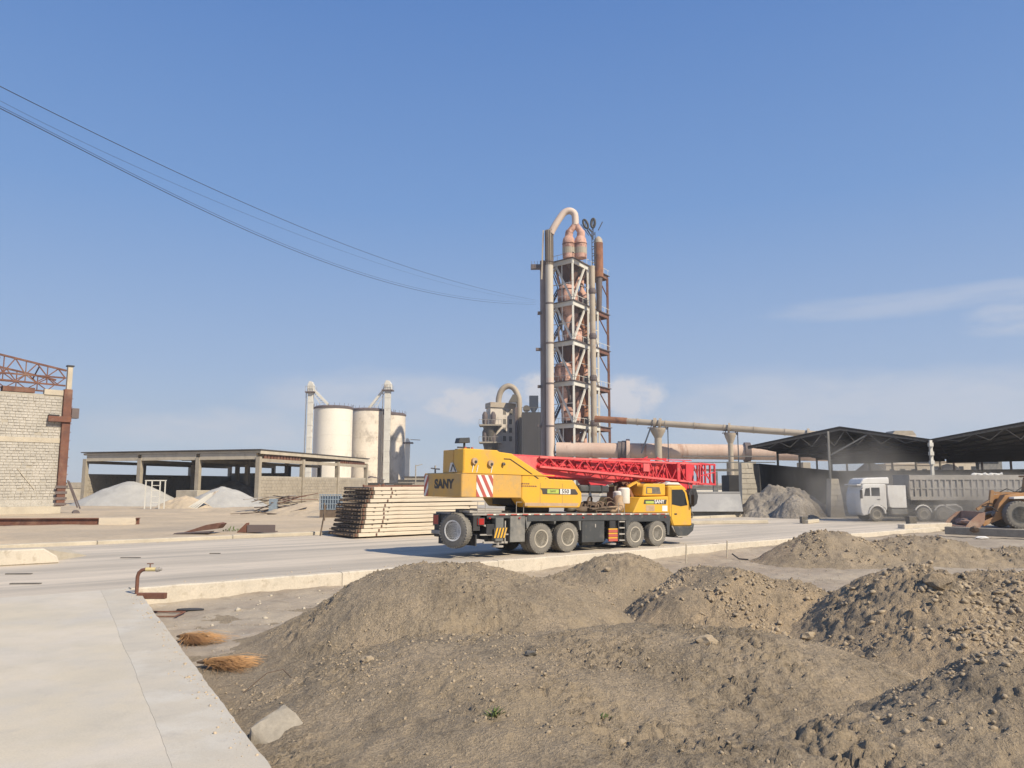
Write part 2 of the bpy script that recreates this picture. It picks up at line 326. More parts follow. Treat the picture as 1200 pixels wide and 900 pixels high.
def copy_tree(o, parent=None):
    c = o.copy(); COL.objects.link(c)
    if parent: c.parent = parent
    for ch in o.children: copy_tree(ch, c)
    return c
def text(body, size, m, parent, loc, rot, name='lettering', ext=.004, bold=.0, sx=1):
    cu = bpy.data.curves.new('t', 'FONT'); cu.body = body; cu.size = size; cu.extrude = ext; cu.offset = bold; cu.align_x = 'CENTER'; cu.align_y = 'CENTER'
    o = bpy.data.objects.new('t', cu); COL.objects.link(o)
    me = bpy.data.meshes.new_from_object(o.evaluated_get(bpy.context.evaluated_depsgraph_get()))
    bpy.data.objects.remove(o); me.materials.clear(); me.materials.append(m); me.name = name
    p = bpy.data.objects.new(name, me); COL.objects.link(p); p.parent = parent
    p.location = loc; p.rotation_euler = rot; p.scale = (sx, 1, 1)
    return p

# ------------------------------------------------------------------ noise for relief
def _hash(ix, iy, seed):
    h = (ix.astype(np.int64) * 374761393 + iy.astype(np.int64) * 668265263 + seed * 974711) & 0xffffffff
    h = ((h ^ (h >> 13)) * 1274126177) & 0xffffffff
    return ((h ^ (h >> 16)) & 0xffff) / 65535.0
def vnoise(x, y, seed=0):
    ix, iy = np.floor(x), np.floor(y); fx, fy = x - ix, y - iy
    fx = fx * fx * (3 - 2 * fx); fy = fy * fy * (3 - 2 * fy)
    a = _hash(ix, iy, seed); b = _hash(ix + 1, iy, seed); c = _hash(ix, iy + 1, seed); d = _hash(ix + 1, iy + 1, seed)
    return (a * (1 - fx) + b * fx) * (1 - fy) + (c * (1 - fx) + d * fx) * fy - .5
def fbm(x, y, f0=1., octs=5, gain=.5, seed=0):
    s = 0; a = 1.
    for i in range(octs):
        th = .6 * i + .3; cx, sx = math.cos(th), math.sin(th)
        s = s + a * vnoise((x * cx + y * sx) * f0 + 13.7 * i, (-x * sx + y * cx) * f0 + 7.1 * i, seed + i); a *= gain; f0 *= 2.03
    return s
def grid_mesh(name, X, Y, Z, m, parent=None, smooth=True):
    ny, nx = X.shape
    me = bpy.data.meshes.new(name); nv = nx * ny
    me.vertices.add(nv); me.vertices.foreach_set('co', np.stack([X, Y, Z], -1).reshape(-1).astype(np.float32))
    i = np.arange(nv).reshape(ny, nx)
    q = np.stack([i[:-1, :-1], i[:-1, 1:], i[1:, 1:], i[1:, :-1]], -1).reshape(-1)
    nq = len(q) // 4
    me.loops.add(nq * 4); me.loops.foreach_set('vertex_index', q.astype(np.int32))
    me.polygons.add(nq); me.polygons.foreach_set('loop_start', np.arange(0, nq * 4, 4, dtype=np.int32))
    me.polygons.foreach_set('use_smooth', np.full(nq, smooth))
    me.update(calc_edges=True); me.materials.append(m)
    o = bpy.data.objects.new(name, me); COL.objects.link(o)
    if parent: o.parent = parent
    return o

# ------------------------------------------------------------------ setting: ground, slab, road, kerbs
def structure(o): o['kind'] = 'structure'; return o
# one sheet to the horizon; it steps down by half a metre into the dirt lot on the near side of the road
us = np.concatenate([np.linspace(-5000, -200, 13), np.linspace(-150, -45, 8), np.linspace(-40, 160, 160), np.linspace(170, 400, 14), np.linspace(600, 6000, 12)])
vs_ = np.concatenate([np.linspace(-4000, -60, 9), np.linspace(-40, 20, 13), [22.35, 22.6, 39.0], np.linspace(39.6, 180, 150), np.linspace(190, 500, 16), np.linspace(700, 7000, 14)])
UU, VV = np.meshgrid(us, vs_)
GX = UU * U.x + VV * V.x; GY = UU * U.y + VV * V.y
far = np.clip((VV - 39.5) / 3, 0, 1) * np.clip((400 - np.abs(UU)) / 100, 0, 1) * np.clip((500 - VV) / 100, 0, 1)
left = np.clip((48 - UU - (VV - 40) * .35) / 12, 0, 1)
GZ = np.where(VV < 22.5, -.62, -.06) + far * (.07 + left * (.14 * fbm(GX, GY, .25, 4, .5, 5) + .1))
structure(grid_mesh('ground', GX, GY, GZ, M['sand']))
# concrete slab underfoot with its edge strip
E0 = Vector((2.6, 0, 0)) ; e0 = gz(318, 900, 0); e1 = gz(162, 692, 0)
ed = (e1 - e0).normalized(); en = Vector((ed.y, -ed.x, 0))
S0 = e0 - ed * 12; S1 = e1 + ed * .35
s = MB()
w_strip = .82
S1v = uv(e1.dot(U), 22.35)
def on_edge(off, v_end):
    """point on the line parallel to the slab's edge, 'off' metres inside it, that meets the road line v_end"""
    p = e0 - en * off; t = (v_end - p.dot(V)) / ed.dot(V); return p + ed * t
a0, a1 = S0, on_edge(0, 22.652)
b0, b1 = S0 - en * w_strip, on_edge(w_strip, 22.652)
n = 160
edge_pts = [b0.lerp(b1, i / n) - en * (.012 * (rnd.random() - .5) + .012 * math.sin(i * .23) * math.sin(i * .071)) for i in range(n + 1)]
outer = [a0.lerp(a1, i / n) + en * (.02 * (rnd.random() - .5) + .006 * math.sin(i * .37) * math.sin(i * .11)) for i in range(n + 1)]
s.slab([p + Vector((0, 0, .0)) for p in outer] + [p + en * .0006 for p in edge_pts[::-1]], .6)
structure(s.build('pavement_edge_strip', M['strip'], bevel=.003))
s = MB()
c1 = uv(-45, 22.652); c0 = c1 - ed * 45
s.slab([p - en * .0006 for p in edge_pts] + [c1, c0], .6)
structure(s.build('pavement', M['slab'], bevel=.003))
# road
road = MB(); seg = 6.0
b = MB()
b.box(-60, 150, 22.66, 39.3, -.5, .0)
o = b.build('road', M['road']); o.rotation_euler = (0, 0, ROAD_A); structure(o); ROAD = o
# near kerb: a row of long cast segments whose face drops into the lot
kerb_n = bpy.data.objects.new('kerb', None); COL.objects.link(kerb_n); kerb_n.rotation_euler = (0, 0, ROAD_A); structure(kerb_n)
u = e1.dot(U) - .1
while u < 62:
    ln = min(5.9 + rnd.random() * .4, 62 - u); b = MB()
    nn = 10; pts = []
    for i in range(nn + 1):
        pts.append((u + ln * i / nn, rnd.uniform(-.012, .012), rnd.uniform(-.008, .008)))
    vs = []; fs = []
    for x, dy, dz in pts:
        vs += [(x, 22.28 + dy, -.62), (x, 22.3 + dy, .0 + dz), (x, 22.34 + dy, .035 + dz), (x, 22.655, .035 + dz), (x, 22.655, -.62)]
    for i in range(nn):
        for j in range(5): fs.append((i * 5 + j, i * 5 + (j + 1) % 5, i * 5 + 5 + (j + 1) % 5, i * 5 + 5 + j))
    fs += [(0, 1, 2, 3, 4), tuple(nn * 5 + j for j in (4, 3, 2, 1, 0))]
    b.add(vs, fs).build('kerb_stone', M['kerb'], kerb_n); u += ln + .018
kerb_f = bpy.data.objects.new('kerb', None); COL.objects.link(kerb_f); kerb_f.rotation_euler = (0, 0, ROAD_A); structure(kerb_f)
u = -30.0
while u < 80:
    ln = 5.6 + rnd.random() * .8
    b = MB().box(u, u + ln, 39.32 + rnd.uniform(-.02, .02), 39.75, -.3, .17 + rnd.uniform(-.015, .015)); b.build('kerb_stone', M['cream'], kerb_f, bevel=.03); u += ln + .02
# worn pavement strip behind the far kerb on the left
# paved yard to the right behind the road, under the sheds
p = [gz(1108, 617.3, -.012), gz(1500, 634, -.012)]
s = MB().slab([p[0], p[1], Vector((140, 40, -.012)), Vector((140, 90, -.012)), uv(75, 30, -.012), uv(62.2, 22.0, -.012)], .5)
structure(s.build('yard_slab', M['yard']))
s = MB().slab([uv(44, 39.8, .05), uv(160, 39.8, .05), uv(160, 140, .05), uv(60, 140, .05), uv(50, 75, .05)], .05)
structure(s.build('yard', M['yard']))

# ------------------------------------------------------------------ the dirt lot
def lot_h(X, Y):
    z = -.47 + .10 * fbm(X, Y, .35, 4, .5, 3) + .05 * fbm(X, Y, 2.2, 4, .55, 8)
    vv = X * V.x + Y * V.y
    z = z + .16 * np.clip((X - 4) / 12, 0, 1)
    z = z + .10 * np.clip((vv - 20.6) / 1.6, 0, 1) ** 2
    return z
xs = np.concatenate([np.arange(-13, 16, .075), np.arange(16, 30, .15), np.arange(30, 70, .5)])
ys = np.concatenate([np.arange(5, 26, .075), np.arange(26, 40, .12), np.arange(40, 60, .4)])
X, Y = np.meshgrid(xs, ys)
Z = lot_h(X, Y) + .012 * fbm(X, Y, 9, 3, .6, 21)
vv = X * V.x + Y * V.y
Z = np.where(vv > 22.45, -.7, Z)
structure(grid_mesh('dirt_lot', X, Y, Z, M['lot']))

def mound(label, peaks, mname, res, box, amp=1., clods=0, csize=(.02, .06), seed=0, cz=None, rough=1., warp=.5, craggy=0):
    x0, x1, y0, y1 = box
    X, Y = np.meshgrid(np.arange(x0, x1, res), np.arange(y0, y1, res))
    base = -.55
    def height(X, Y):
        wx = X + warp * fbm(X, Y, .45, 3, .5, seed + 40); wy = Y + warp * fbm(X, Y, .45, 3, .5, seed + 60)
        z = np.full_like(X, -3.)
        for (cx, cy, top, rx, ry, ang, pw) in peaks:
            ca, sa = math.cos(ang), math.sin(ang)
            dx = ((wx - cx) * ca + (wy - cy) * sa) / rx; dy = (-(wx - cx) * sa + (wy - cy) * ca) / ry
            h = base - .06 + (top - base + .06) * np.exp(-1.6 * (dx * dx + dy * dy) ** (pw / 2))
            # smooth union
            kk = .22; hh = np.clip(.5 + .5 * (h - z) / kk, 0, 1)
            z = z * (1 - hh) + h * hh + kk * hh * (1 - hh)
        return z
    Z = height(X, Y)
    body = np.clip((Z - base) / .5, 0, 1)
    Z = Z + amp * body * (.16 * fbm(X, Y, 1.1, 4, .5, seed + 1) + .055 * fbm(X, Y, 4.5, 4, .62, seed + 2)) * rough
    rid = 1 - np.abs(2 * fbm(X, Y, 3.2, 3, .55, seed + 11))
    Z = Z + craggy * body * np.clip(rid - .55, 0, 1) * (.4 + np.clip(fbm(X, Y, .5, 2, .5, seed + 15) * 2 + .4, 0, 1))
    c_ = fbm(X, Y, 7, 3, .6, seed + 23); c2_ = fbm(X, Y, 13, 2, .6, seed + 33)
    Z = Z + rough * body * (.05 * np.clip(np.abs(c_) - .10, 0, 1) + .035 * np.clip(.3 - np.abs(c2_) * 2.2, 0, 1) * (fbm(X, Y, 1.3, 2, .5, seed + 19) > -.05))
    patch = np.clip(fbm(X, Y, .9, 3, .55, seed + 77) * 2.4 + .55, .15, 1.3)
    bil = np.abs(fbm(X, Y, 5.5, 4, .62, seed + 81)); bil2 = np.abs(fbm(X, Y, 12, 3, .65, seed + 83))
    Z = Z + rough * body * patch * (.085 * (np.minimum(bil, .42) - .22) + .05 * (np.minimum(bil2, .4) - .22))
    # slump scarps: short steps that face down the slope
    sc_ = fbm(X, Y, .8, 4, .6, seed + 91) * 5; fr_ = sc_ - np.floor(sc_)
    Z = Z + rough * body * .045 * np.clip((fr_ - .75) * 6, 0, 1) * patch
    Z = Z + .022 * rough * fbm(X, Y, 20, 2, .7, seed + 3) * patch
    Z = np.maximum(Z, -1.2)
    o = grid_mesh('dirt_mound', X, Y, Z, M[mname])
    tag(o, label, 'dirt mound', 'dirt mounds tipped in the lot')
    if clods:
        g = np.random.RandomState(seed + 5)
        dens = fbm(X, Y, .8, 3, .6, seed + 9) + .25 * (Z - base)
        ok = np.argwhere((Z > lot_h(X, Y) + .03))
        w = np.clip(dens[ok[:, 0], ok[:, 1]] + .35, .02, None) ** 3; w /= w.sum()
        pick = ok[g.choice(len(ok), clods, p=w)]
        scatter('clods', X[pick[:, 0], pick[:, 1]], Y[pick[:, 0], pick[:, 1]], Z[pick[:, 0], pick[:, 1]], csize, g, M['clod'], o)
    return o, height
ICO = None
def scatter(name, px, py, pz, size, g, m, parent=None):
    """thousands of lumps of earth as one mesh of faceted stones"""
    bm = bmesh.new(); bmesh.ops.create_icosphere(bm, subdivisions=1, radius=1)
    bv = np.array([v.co[:] for v in bm.verts]); bf = np.array([[v.index for v in f.verts] for f in bm.faces]); bm.free()
    n = len(px); nv = len(bv)
    r = size[0] + (size[1] - size[0]) * g.rand(n) ** 5
    jit = .5 + .75 * g.rand(n, nv, 1); v = bv[None] * jit
    an = g.rand(n) * 6.28; ca, sa = np.cos(an)[:, None], np.sin(an)[:, None]
    sc = .7 + .6 * g.rand(n, 3)
    v = v * sc[:, None, :]
    x = v[..., 0] * ca - v[..., 1] * sa; y = v[..., 0] * sa + v[..., 1] * ca; z = v[..., 2] * .75
    co = np.stack([x * r[:, None] + px[:, None], y * r[:, None] + py[:, None], z * r[:, None] + pz[:, None] + .08 * r[:, None]], -1)
    f = (bf[None] + (np.arange(n) * nv)[:, None, None]).reshape(-1)
    me = bpy.data.meshes.new(name); me.vertices.add(n * nv); me.vertices.foreach_set('co', co.reshape(-1).astype(np.float32))
    nf = len(f) // 3; me.loops.add(nf * 3); me.loops.foreach_set('vertex_index', f.astype(np.int32))
    me.polygons.add(nf); me.polygons.foreach_set('loop_start', np.arange(0, nf * 3, 3, dtype=np.int32)); me.update(calc_edges=True)
    me.materials.append(m)
    o = bpy.data.objects.new(name, me); COL.objects.link(o); o['kind'] = 'stuff'
    if parent: o.parent = parent
    return o
mound_main, H_main = mound('largest dirt mound, smooth and grey brown, filling the foreground beside the slab',
      [(-1.45, 16.0, 1.06, 3.5, 3.3, 0, 3.0), (.1, 15.9, .80, 2.8, 3.0, 0, 2.6), (2.5, 12.1, .46, 4.3, 3.6, 0, 2.8), (.1, 11.2, .40, 4.7, 4.6, 0, 2.6), (.8, 8.0, .08, 5.4, 4.2, 0, 2.6)],
      'dirt', .035, (-7.5, 8.8, 5.2, 21), .8, 9000, (.004, .032), 100, rough=.85, craggy=.05, warp=.35)
mound_back, _ = mound('rounded dirt mound just in front of the crane truck wheels',
      [(2.9, 21.3, .78, 2.7, 2.6, 0, 2.5), (1.2, 20.4, .30, 2.6, 2.6, 0, 2.4)], 'dirt', .05, (-3.5, 8, 17, 25.5), .6, 1800, (.008, .04), 200, craggy=.04, warp=.3)
mound_mid, _ = mound('tan dirt mound between the largest mound and the kerb',
      [(4.9, 18.8, .74, 2.3, 2.7, 0, 2.5), (6.3, 18.8, .42, 2.3, 2.5, 0, 2.4), (3.9, 18.0, .42, 1.5, 2.0, 0, 2.4)], 'dirt_tan', .045, (1, 11, 15.6, 23), .7, 5000, (.006, .07), 300, craggy=.06, warp=.3)
mound_right, _ = mound('cloddy tan dirt mound at the right edge, strewn with lumps',
      [(8.1, 15.9, .96, 2.5, 3.0, 0, 2.4), (9.9, 15.8, .94, 3.2, 3.2, 0, 2.4), (12.2, 15.2, .85, 3.6, 3.4, 0, 2.4), (7.8, 13.6, .22, 2.6, 2.4, 0, 2.4)], 'dirt_tan', .04, (3.6, 17, 10.4, 20.5), .8, 10000, (.006, .08), 400, rough=1.0, craggy=.07, warp=.3)
mound_near, _ = mound('dark rough dirt mound in the bottom right corner',
      [(6.1, 9.0, .72, 2.8, 2.6, 0, 2.3), (8.3, 8.8, .65, 3, 3, 0, 2.3), (4.2, 8.2, .12, 2.5, 2.6, 0, 2.3)], 'dirt', .03, (1.6, 12, 4.6, 13), .9, 7000, (.005, .045), 500, rough=1.15, craggy=.06, warp=.3)
mound_far, _ = mound('long low dirt mound by the far end of the kerb',
      [(12.6, 31, .80, 2.9, 2.8, 0, 2.2), (16.0, 31.2, .55, 3.4, 2.9, 0, 2.3), (21.5, 31, .15, 7.5, 3.8, 0, 2.3)], 'dirt', .08, (7.5, 33, 26, 37), .8, 2600, (.02, .09), 600, rough=1.3, craggy=.10)
g = np.random.RandomState(3)
px_ = g.uniform(-8, 24, 9000); py_ = g.uniform(8, 34, 9000)
keep = (px_ * V.x + py_ * V.y < 22.1) & ((px_ - e0.x) * en.x + (py_ - e0.y) * en.y > .05)
px_, py_ = px_[keep], py_[keep]
scatter('gravel', px_, py_, lot_h(px_, py_), (.008, .035), g, M['lot'])
def drop(x, y):
    """height of whatever dirt surface is topmost at x, y"""
    dg = bpy.context.evaluated_depsgraph_get()
    ok, loc, *_ = scene.ray_cast(dg, Vector((x, y, 6)), Vector((0, 0, -1)))
    return loc.z if ok else 0
# single stones that stand out
def hit(px, py):
    dg = bpy.context.evaluated_depsgraph_get()
    ok, loc, *_ = scene.ray_cast(dg, Vector((0, 0, H)), ray(px, py).normalized())
    return loc if ok else gz(px, py)
bpy.context.view_layer.update()
for px, py, r, lab, mm in ((828, 753, .12, 'brown boulder casting a shadow on the right flank of the largest mound', 'clod'),
                       (947, 748, .13, 'flat pale stone at the left foot of the cloddy mound', 'clod'),
                       (1098, 686, .22, 'large pale lump near the top of the cloddy mound', 'dirt_tan'),
                       (622, 768, .07, 'small dark scrap lying on the largest mound', 'hub'),
                       (430, 775, .08, 'small tan lump on the near slope of the largest mound', 'clod'),
                       (727, 872, .05, 'small yellow flecked stone low on the largest mound', 'clod'),
                       (712, 668, .08, 'pale stone on the rounded mound by the crane', 'clod')):
    c = hit(px, py)
    b = MB().rock((0, 0, 0), r, (1.25, .9, .75), sub=2)
    o = b.build('stone', M[mm]); o.location = c + Vector((0, 0, r * .25)); tag(o, lab, 'stone', 'single stones lying on the mounds')
# broken concrete chunk by the slab edge
c = hit(314, 866)
rn = random.Random(21); bm = bmesh.new(); bmesh.ops.create_icosphere(bm, subdivisions=3, radius=1)
cuts = [(Vector((.25, -.35, .9)), .30), (Vector((-.9, -.3, .2)), .62), (Vector((.8, -.6, .1)), .66), (Vector((.5, .8, .15)), .60), (Vector((-.5, .8, .1)), .66), (Vector((-.2, -.95, .15)), .62), (Vector((-.5, .1, .85)), .42)]
for v in bm.verts:
    for d_, k_ in cuts:
        d_ = d_.normalized(); e_ = v.co.dot(d_) - k_
        if e_ > 0: v.co -= d_ * e_
    v.co += Vector((rn.uniform(-1, 1), rn.uniform(-1, 1), rn.uniform(-1, 1))) * .018
b = MB(); b.add([(v.co.x * .42, v.co.y * .44, v.co.z * .62) for v in bm.verts], [tuple(v.index for v in f.verts) for f in bm.faces]); bm.free()
o = b.build('concrete_chunk', M['chunkc'], smooth=.5); o.location = c + Vector((.02, .12, -.02))
tag(o, 'broken grey concrete chunk half buried beside the slab edge', 'rubble')
g = np.random.RandomState(8); n_ = 260
uu = g.uniform(5.5, 14, n_); v0 = g.uniform(15, 21.9, n_)
scatter('pale_rubble', uu * U.x + v0 * V.x, uu * U.y + v0 * V.y, lot_h(uu * U.x + v0 * V.x, uu * U.y + v0 * V.y), (.012, .085), g, M['cream'])
# two straw bundles over the slab edge
def broom(px, py, label, ang, L, seed):
    rn = random.Random(seed); c = hit(px, py)
    t = thing('straw_bundle', label, 'straw bundle', c + Vector((0, 0, .06)), ang, 'straw bundles by the slab edge')
    b = MB()
    for i in range(420):
        a = rn.gauss(0, .30); e = max(-.04, rn.gauss(.06, .06)); l = L * rn.uniform(.35, 1.15)
        p = Vector((rn.uniform(0, .12), rn.gauss(0, .035), rn.uniform(.0, .1)))
        e *= .45; q = p + Vector((math.cos(a) * l * .6, math.sin(a) * l * .6, e * l * 1.3)); r2 = p + Vector((math.cos(a * 1.2) * l, math.sin(a * 1.2) * l, e * l * .6 - .03))
        b.tube([p, q, r2], [.004, .0035, .0015], 3, False)
    b.build('straw', M['straw'], t, kind='stuff')
    MB().tube([(-.16, 0, .03), (.0, .0, .05), (.1, 0, .06)], [.02, .045, .07], 8).build('binding', M['wood'], t, smooth=SM)
broom(213, 752, 'upper orange straw bundle lying beside the slab edge', -.55, .95, 5)
broom(240, 783, 'lower orange straw bundle with dark stems beside the slab edge', -.25, .95, 6)
# standpipe at the slab corner
c = gz(160, 696, 0)
t = thing('standpipe', 'rusty bent standpipe with a valve at the slab corner', 'pipe', c)
MB().tube([(0, 0, -.4), (0, 0, .1), (0, 0, .42), (.03, 0, .52), (.10, 0, .58), (.2, 0, .6)], .045, 10).build('pipe', M['rust'], t, smooth=SM)
MB().cyl((.2, 0, .6), (.46, 0, .6), .05, n=10).build('valve', M['brass'], t, smooth=SM)
MB().cyl((.30, 0, .62), (.30, 0, .74), .015, n=6).cyl((.22, 0, .74), (.38, 0, .74), .014, n=6).build('valve_handle', M['rust'], t)
MB().cyl((.46, 0, .6), (.53, 0, .6), .06, n=10).cyl((.53, 0, .6), (.60, 0, .6), .035, n=8).build('coupling', M['dusty'], t)
b = MB().box(-.35, .35, -.07, .07, 0, .14); o = b.build('steel_offcut', M['rust'], bevel=.01); c2 = hit(172, 701); o.location = (c.x + .50, c.y - .25, -.08); tag(o, 'short rusty steel channel at the foot of the standpipe', 'steel')
c = hit(192, 722)
b = MB()
for p, q in (((-.5, .4, 0), (.35, .4, .0)), ((.35, .4, 0), (.4, -.3, .0)), ((-.35, -.3, 0), (.4, -.3, 0))): b.cyl(p, q, .022, n=6)
o = b.build('bent_rod', M['rust']); o.location = c + Vector((0, 0, .04)); tag(o, 'bent rusty rod frame lying on the dirt by the kerb', 'metal rod')
b = MB().lathe([(.0, 0), (.32, 0), (.32, .02), (0, .02)], n=14); o = b.build('flat_disc', M['black']); o.location = hit(223, 715.5) + Vector((0, 0, .02)); o.scale = (1.1, .5, 1); tag(o, 'dark flat lid lying on the dirt near the kerb', 'lid')
b = MB().tube([(0, 0, 0), (.3, .1, .25), (.5, .2, .28), (.8, .1, .05), (.9, -.2, .02)], .008, 4); o = b.build('wire', M['wood']); o.location = hit(285, 812); tag(o, 'thin looping wire in the dirt below the straw bundles', 'wire')
# weeds
def weed(px, py, label, n, s, seed):
    rn = random.Random(seed); c = hit(px, py); b = MB()
    for i in range(n):
        a = rn.random() * 6.28; l = s * rn.uniform(.4, 1); h = l * rn.uniform(.3, 1); x, y = rn.gauss(0, s * .35), rn.gauss(0, s * .3)
        d = Vector((math.cos(a), math.sin(a), 0)); w = Vector((-d.y, d.x, 0)) * l * .12
        p = Vector((x, y, 0)); q = p + d * l * .5 + Vector((0, 0, h * .7)); r_ = p + d * l + Vector((0, 0, h))
        b.add([p - w * .5, p + w * .5, q + w, q - w, r_], [(0, 1, 2, 3), (3, 2, 4)])
    o = b.build('weed', M['green'], fix=False); o.location = c; tag(o, label, 'weed', 'small weeds in the dirt')
weed(579, 840, 'tiny green weed on the near slope of the largest mound', 30, .12, 1)
weed(708, 842, 'tiny green weed right of centre on the largest mound', 16, .08, 2)
for i, px in enumerate((264, 272, 281, 292)):
    weed(px, 622.5, ['leftmost low green weed between the scrap pieces behind the far kerb', 'second low green weed from the left behind the far kerb', 'third low green weed from the left behind the far kerb', 'rightmost low green weed beside the dark scrap channel'][i], 14, .3, 10 + i)


for px, py, l, lab in ((22, 673, .75, 'upper thin dark mark of scrap on the road at the left edge'), (30, 684.5, .8, 'lower thin dark scrap strip on the road at the left edge'), (153, 654, .7, 'thin dark scrap strip on the road near the island kerb'), (252, 649, .4, 'tiny dark scrap strip farther out on the road')):
    p_ = gz(px, py, 0); o = MB().box(-l / 2, l / 2, -.06, .06, .004, .03).build('scrap_strip', M['hub']); o.location = p_; o.rotation_euler = (0, 0, .05); tag(o, lab, 'scrap')

g = np.random.RandomState(18)
def grit(name, pts, size, m):
    x = np.array([p[0] for p in pts]); y = np.array([p[1] for p in pts]); scatter(name, x, y, np.full(len(x), .002), size, g, m)
pp = []
for _ in range(1100):
    u_ = g.uniform(5, 45); v_ = 22.7 + abs(g.normal(0, .5)); pp.append(U * u_ + V * v_)
for _ in range(500):
    t_ = g.uniform(.42, 1); off = abs(g.normal(0, .16)) + .03; pp.append(S0.lerp(a1, t_) - en * off)
for _ in range(900):
    u_ = g.uniform(-12, 30); v_ = 39.2 - abs(g.normal(0, .7)); pp.append(U * u_ + V * v_)
grit('grit', pp, (.004, .028), M['sand'])

# ================================================================== buildings and plant
W = Vector((.505, .863, 0)).normalized(); EE = Vector((.863, -.505, 0))
# ------------------------------------------------------------------ half built block wall at the left edge
A = at(-8, 600, 65); A.z = 0; B_ = at(64, 600, 68.2); B_.z = 0
wd = (B_ - A).normalized(); wa = math.atan2(wd.y, wd.x)
t = thing('block_wall', 'tall unfinished wall of cream blocks at the left edge under rusty roof trusses', 'building', B_, wa)
LW = 15.; HW = at(35, 461, 66.6).z
MB().box(-LW, 0, .06, .5, .75, HW).build('mortar_bed', M['mortar'], t)
rn = random.Random(4); b = MB(); bh = .245; z = 1.35
row = 0
while z < HW - .2:
    band = abs(z - 6.3) < .2
    x = -LW + (row % 2) * .22
    if band:
        MB().box(-LW, 0, -.01, .07, z, z + .42).build('ring_beam', M['cream'], t); z += .42; row += 1; continue
    while x < -.05:
        l = rn.uniform(.36, .5); l = min(l, -x)
        pr = rn.uniform(.0, .05); hh = bh - rn.uniform(.03, .055)
        if rn.random() > .012:
            b.box(x, x + l - rn.uniform(.025, .05), -.01 + pr, .1, z, z + hh)
        x += l
    z += bh; row += 1
b.build('wall_blocks', M['block'], t, fix=False, kind='stuff')
MB().box(-LW, .4, -.25, .6, -.1, .75).build('plinth', M['cream'], t, bevel=.03)
MB().box(-LW, 0, -.02, .4, .76, 1.33).build('base_course', M['block'], t)
MB().box(-1.5, 0, -.03, .45, HW - .02, HW + .45).build('coping_block', M['cream'], t)
MB().beam((-3.1, -.03, 4.0), (-1.7, -.03, 2.2), .05, .05).build('scrap_strip', M['cream'], t)
# corner column of riveted plate
c = Vector((0.35, -.1, 0))
b = MB().box(.0, .66, -.3, .3, .75, HW + .55)
b.build('column', M['rust'], t, bevel=.02)
b = MB()
for z in np.arange(1.2, HW, .75): b.box(.66, .74, -.3, -.26, z, z + .06)
b.build('rivet_row', M['rust'], t, kind='stuff')
for z in (.8, 1.3, 1.8, 2.3): MB().box(-.18, .78, -.36, -.30, z, z + .22).build('batten_plate', M['pipe_dark'], t)
MB().box(-1.15, .66, -.5, -.31, 8.1, 8.6).build('crane_corbel', M['rust'], t, bevel=.02)
MB().box(-1.1, -.3, -.52, .0, 8.62, 8.72).build('corbel_plate', M['black'], t)
MB().box(.7, 1.3, -.3, .4, 8.5, 9.4).build('bracket', M['pipe_dark'], t, bevel=.02)
zt = at(80, 430, 68.5).z
MB().box(.18, .58, -.2, .2, HW + .55, zt).build('column_head', M['cream'], t, bevel=.02)
MB().box(.1, .66, -.28, .28, zt, zt + .12).build('cap_plate', M['black'], t)
def truss(y, z0, z1, z2, name='roof_truss'):
    b = MB()
    xl = -LW
    def top(x): return z2 + (x / -LW) * 2.6
    b.beam((xl, y, top(xl)), (.15, y, top(0)), .16, .16)
    b.beam((xl, y, z1 + .0), (.15, y, z1), .14, .14)
    b.beam((xl, y, z0 + .3), (.15, y, z0), .14, .14)
    n = 9
    for i in range(n):
        x = xl + (i + .2) * (-xl) / n; x2 = x + (-xl) / n * .5; x3 = x + (-xl) / n
        b.beam((x, y, z1), (x2, y, top(x2)), .09); b.beam((x2, y, top(x2)), (min(x3, .1), y, z1), .09)
        b.beam((x, y, z0), (x, y, top(x)), .08); b.beam((x, y, z1), (x2, y, z0 + .1), .08); b.beam((x2, y, z0 + .1), (min(x3, .1), y, z1), .08)
    b.build(name, M['rust'], t)
truss(.2, HW + .9, HW + 1.6, zt - .35); truss(3.4, HW + .6, HW + 1.3, zt - .9)
b = MB()
for i in range(5): b.box(-LW + i * 2.6, -LW + i * 2.6 + 2.4, .1, .9, HW + .06, HW + .5)
b.build('bottom_chord_plate', M['rust'], t, kind='stuff')
b = MB()
for i in range(4): b.beam((-2 - i * 3, .2, zt - .2 + i * .5), (-1.7 - i * 3, 3.4, zt - .9 + i * .5), .09)
b.build('purlin', M['rust'], t, kind='stuff')
for p, q in (((.7, -.5, 3.0), (1.5, -1.0, .6)), ((.8, -.6, 2.9), (1.7, -1.1, .5))): MB().beam(p, q, .1).build('leaning_bar', M['pipe_dark'], t)
MB().cyl((1.4, -1.2, .12), (1.4, -.8, .12), .28, n=12).build('hoop', M['pipe_dark'], t)
# long rusty I beam on the ground
p = gz(0, 618, 0); q = gz(163, 617, 0); L_ = (q - p).length; an = math.atan2(q.y - p.y, q.x - p.x)
t = thing('steel_beam', 'long rusty steel beam with a cream painted length lying before the block wall', 'steel beam', p + Vector((0, 0, .12)), an)
MB().box(-6, L_, -.16, .16, .0, .05).box(-6, L_, -.02, .02, .05, .38).box(-6, L_, -.16, .16, .38, .43).build('beam', M['rust'], t)
MB().box(5.9, 8.1, -.18, .18, -.02, .45).build('painted_length', M['panelc'], t)
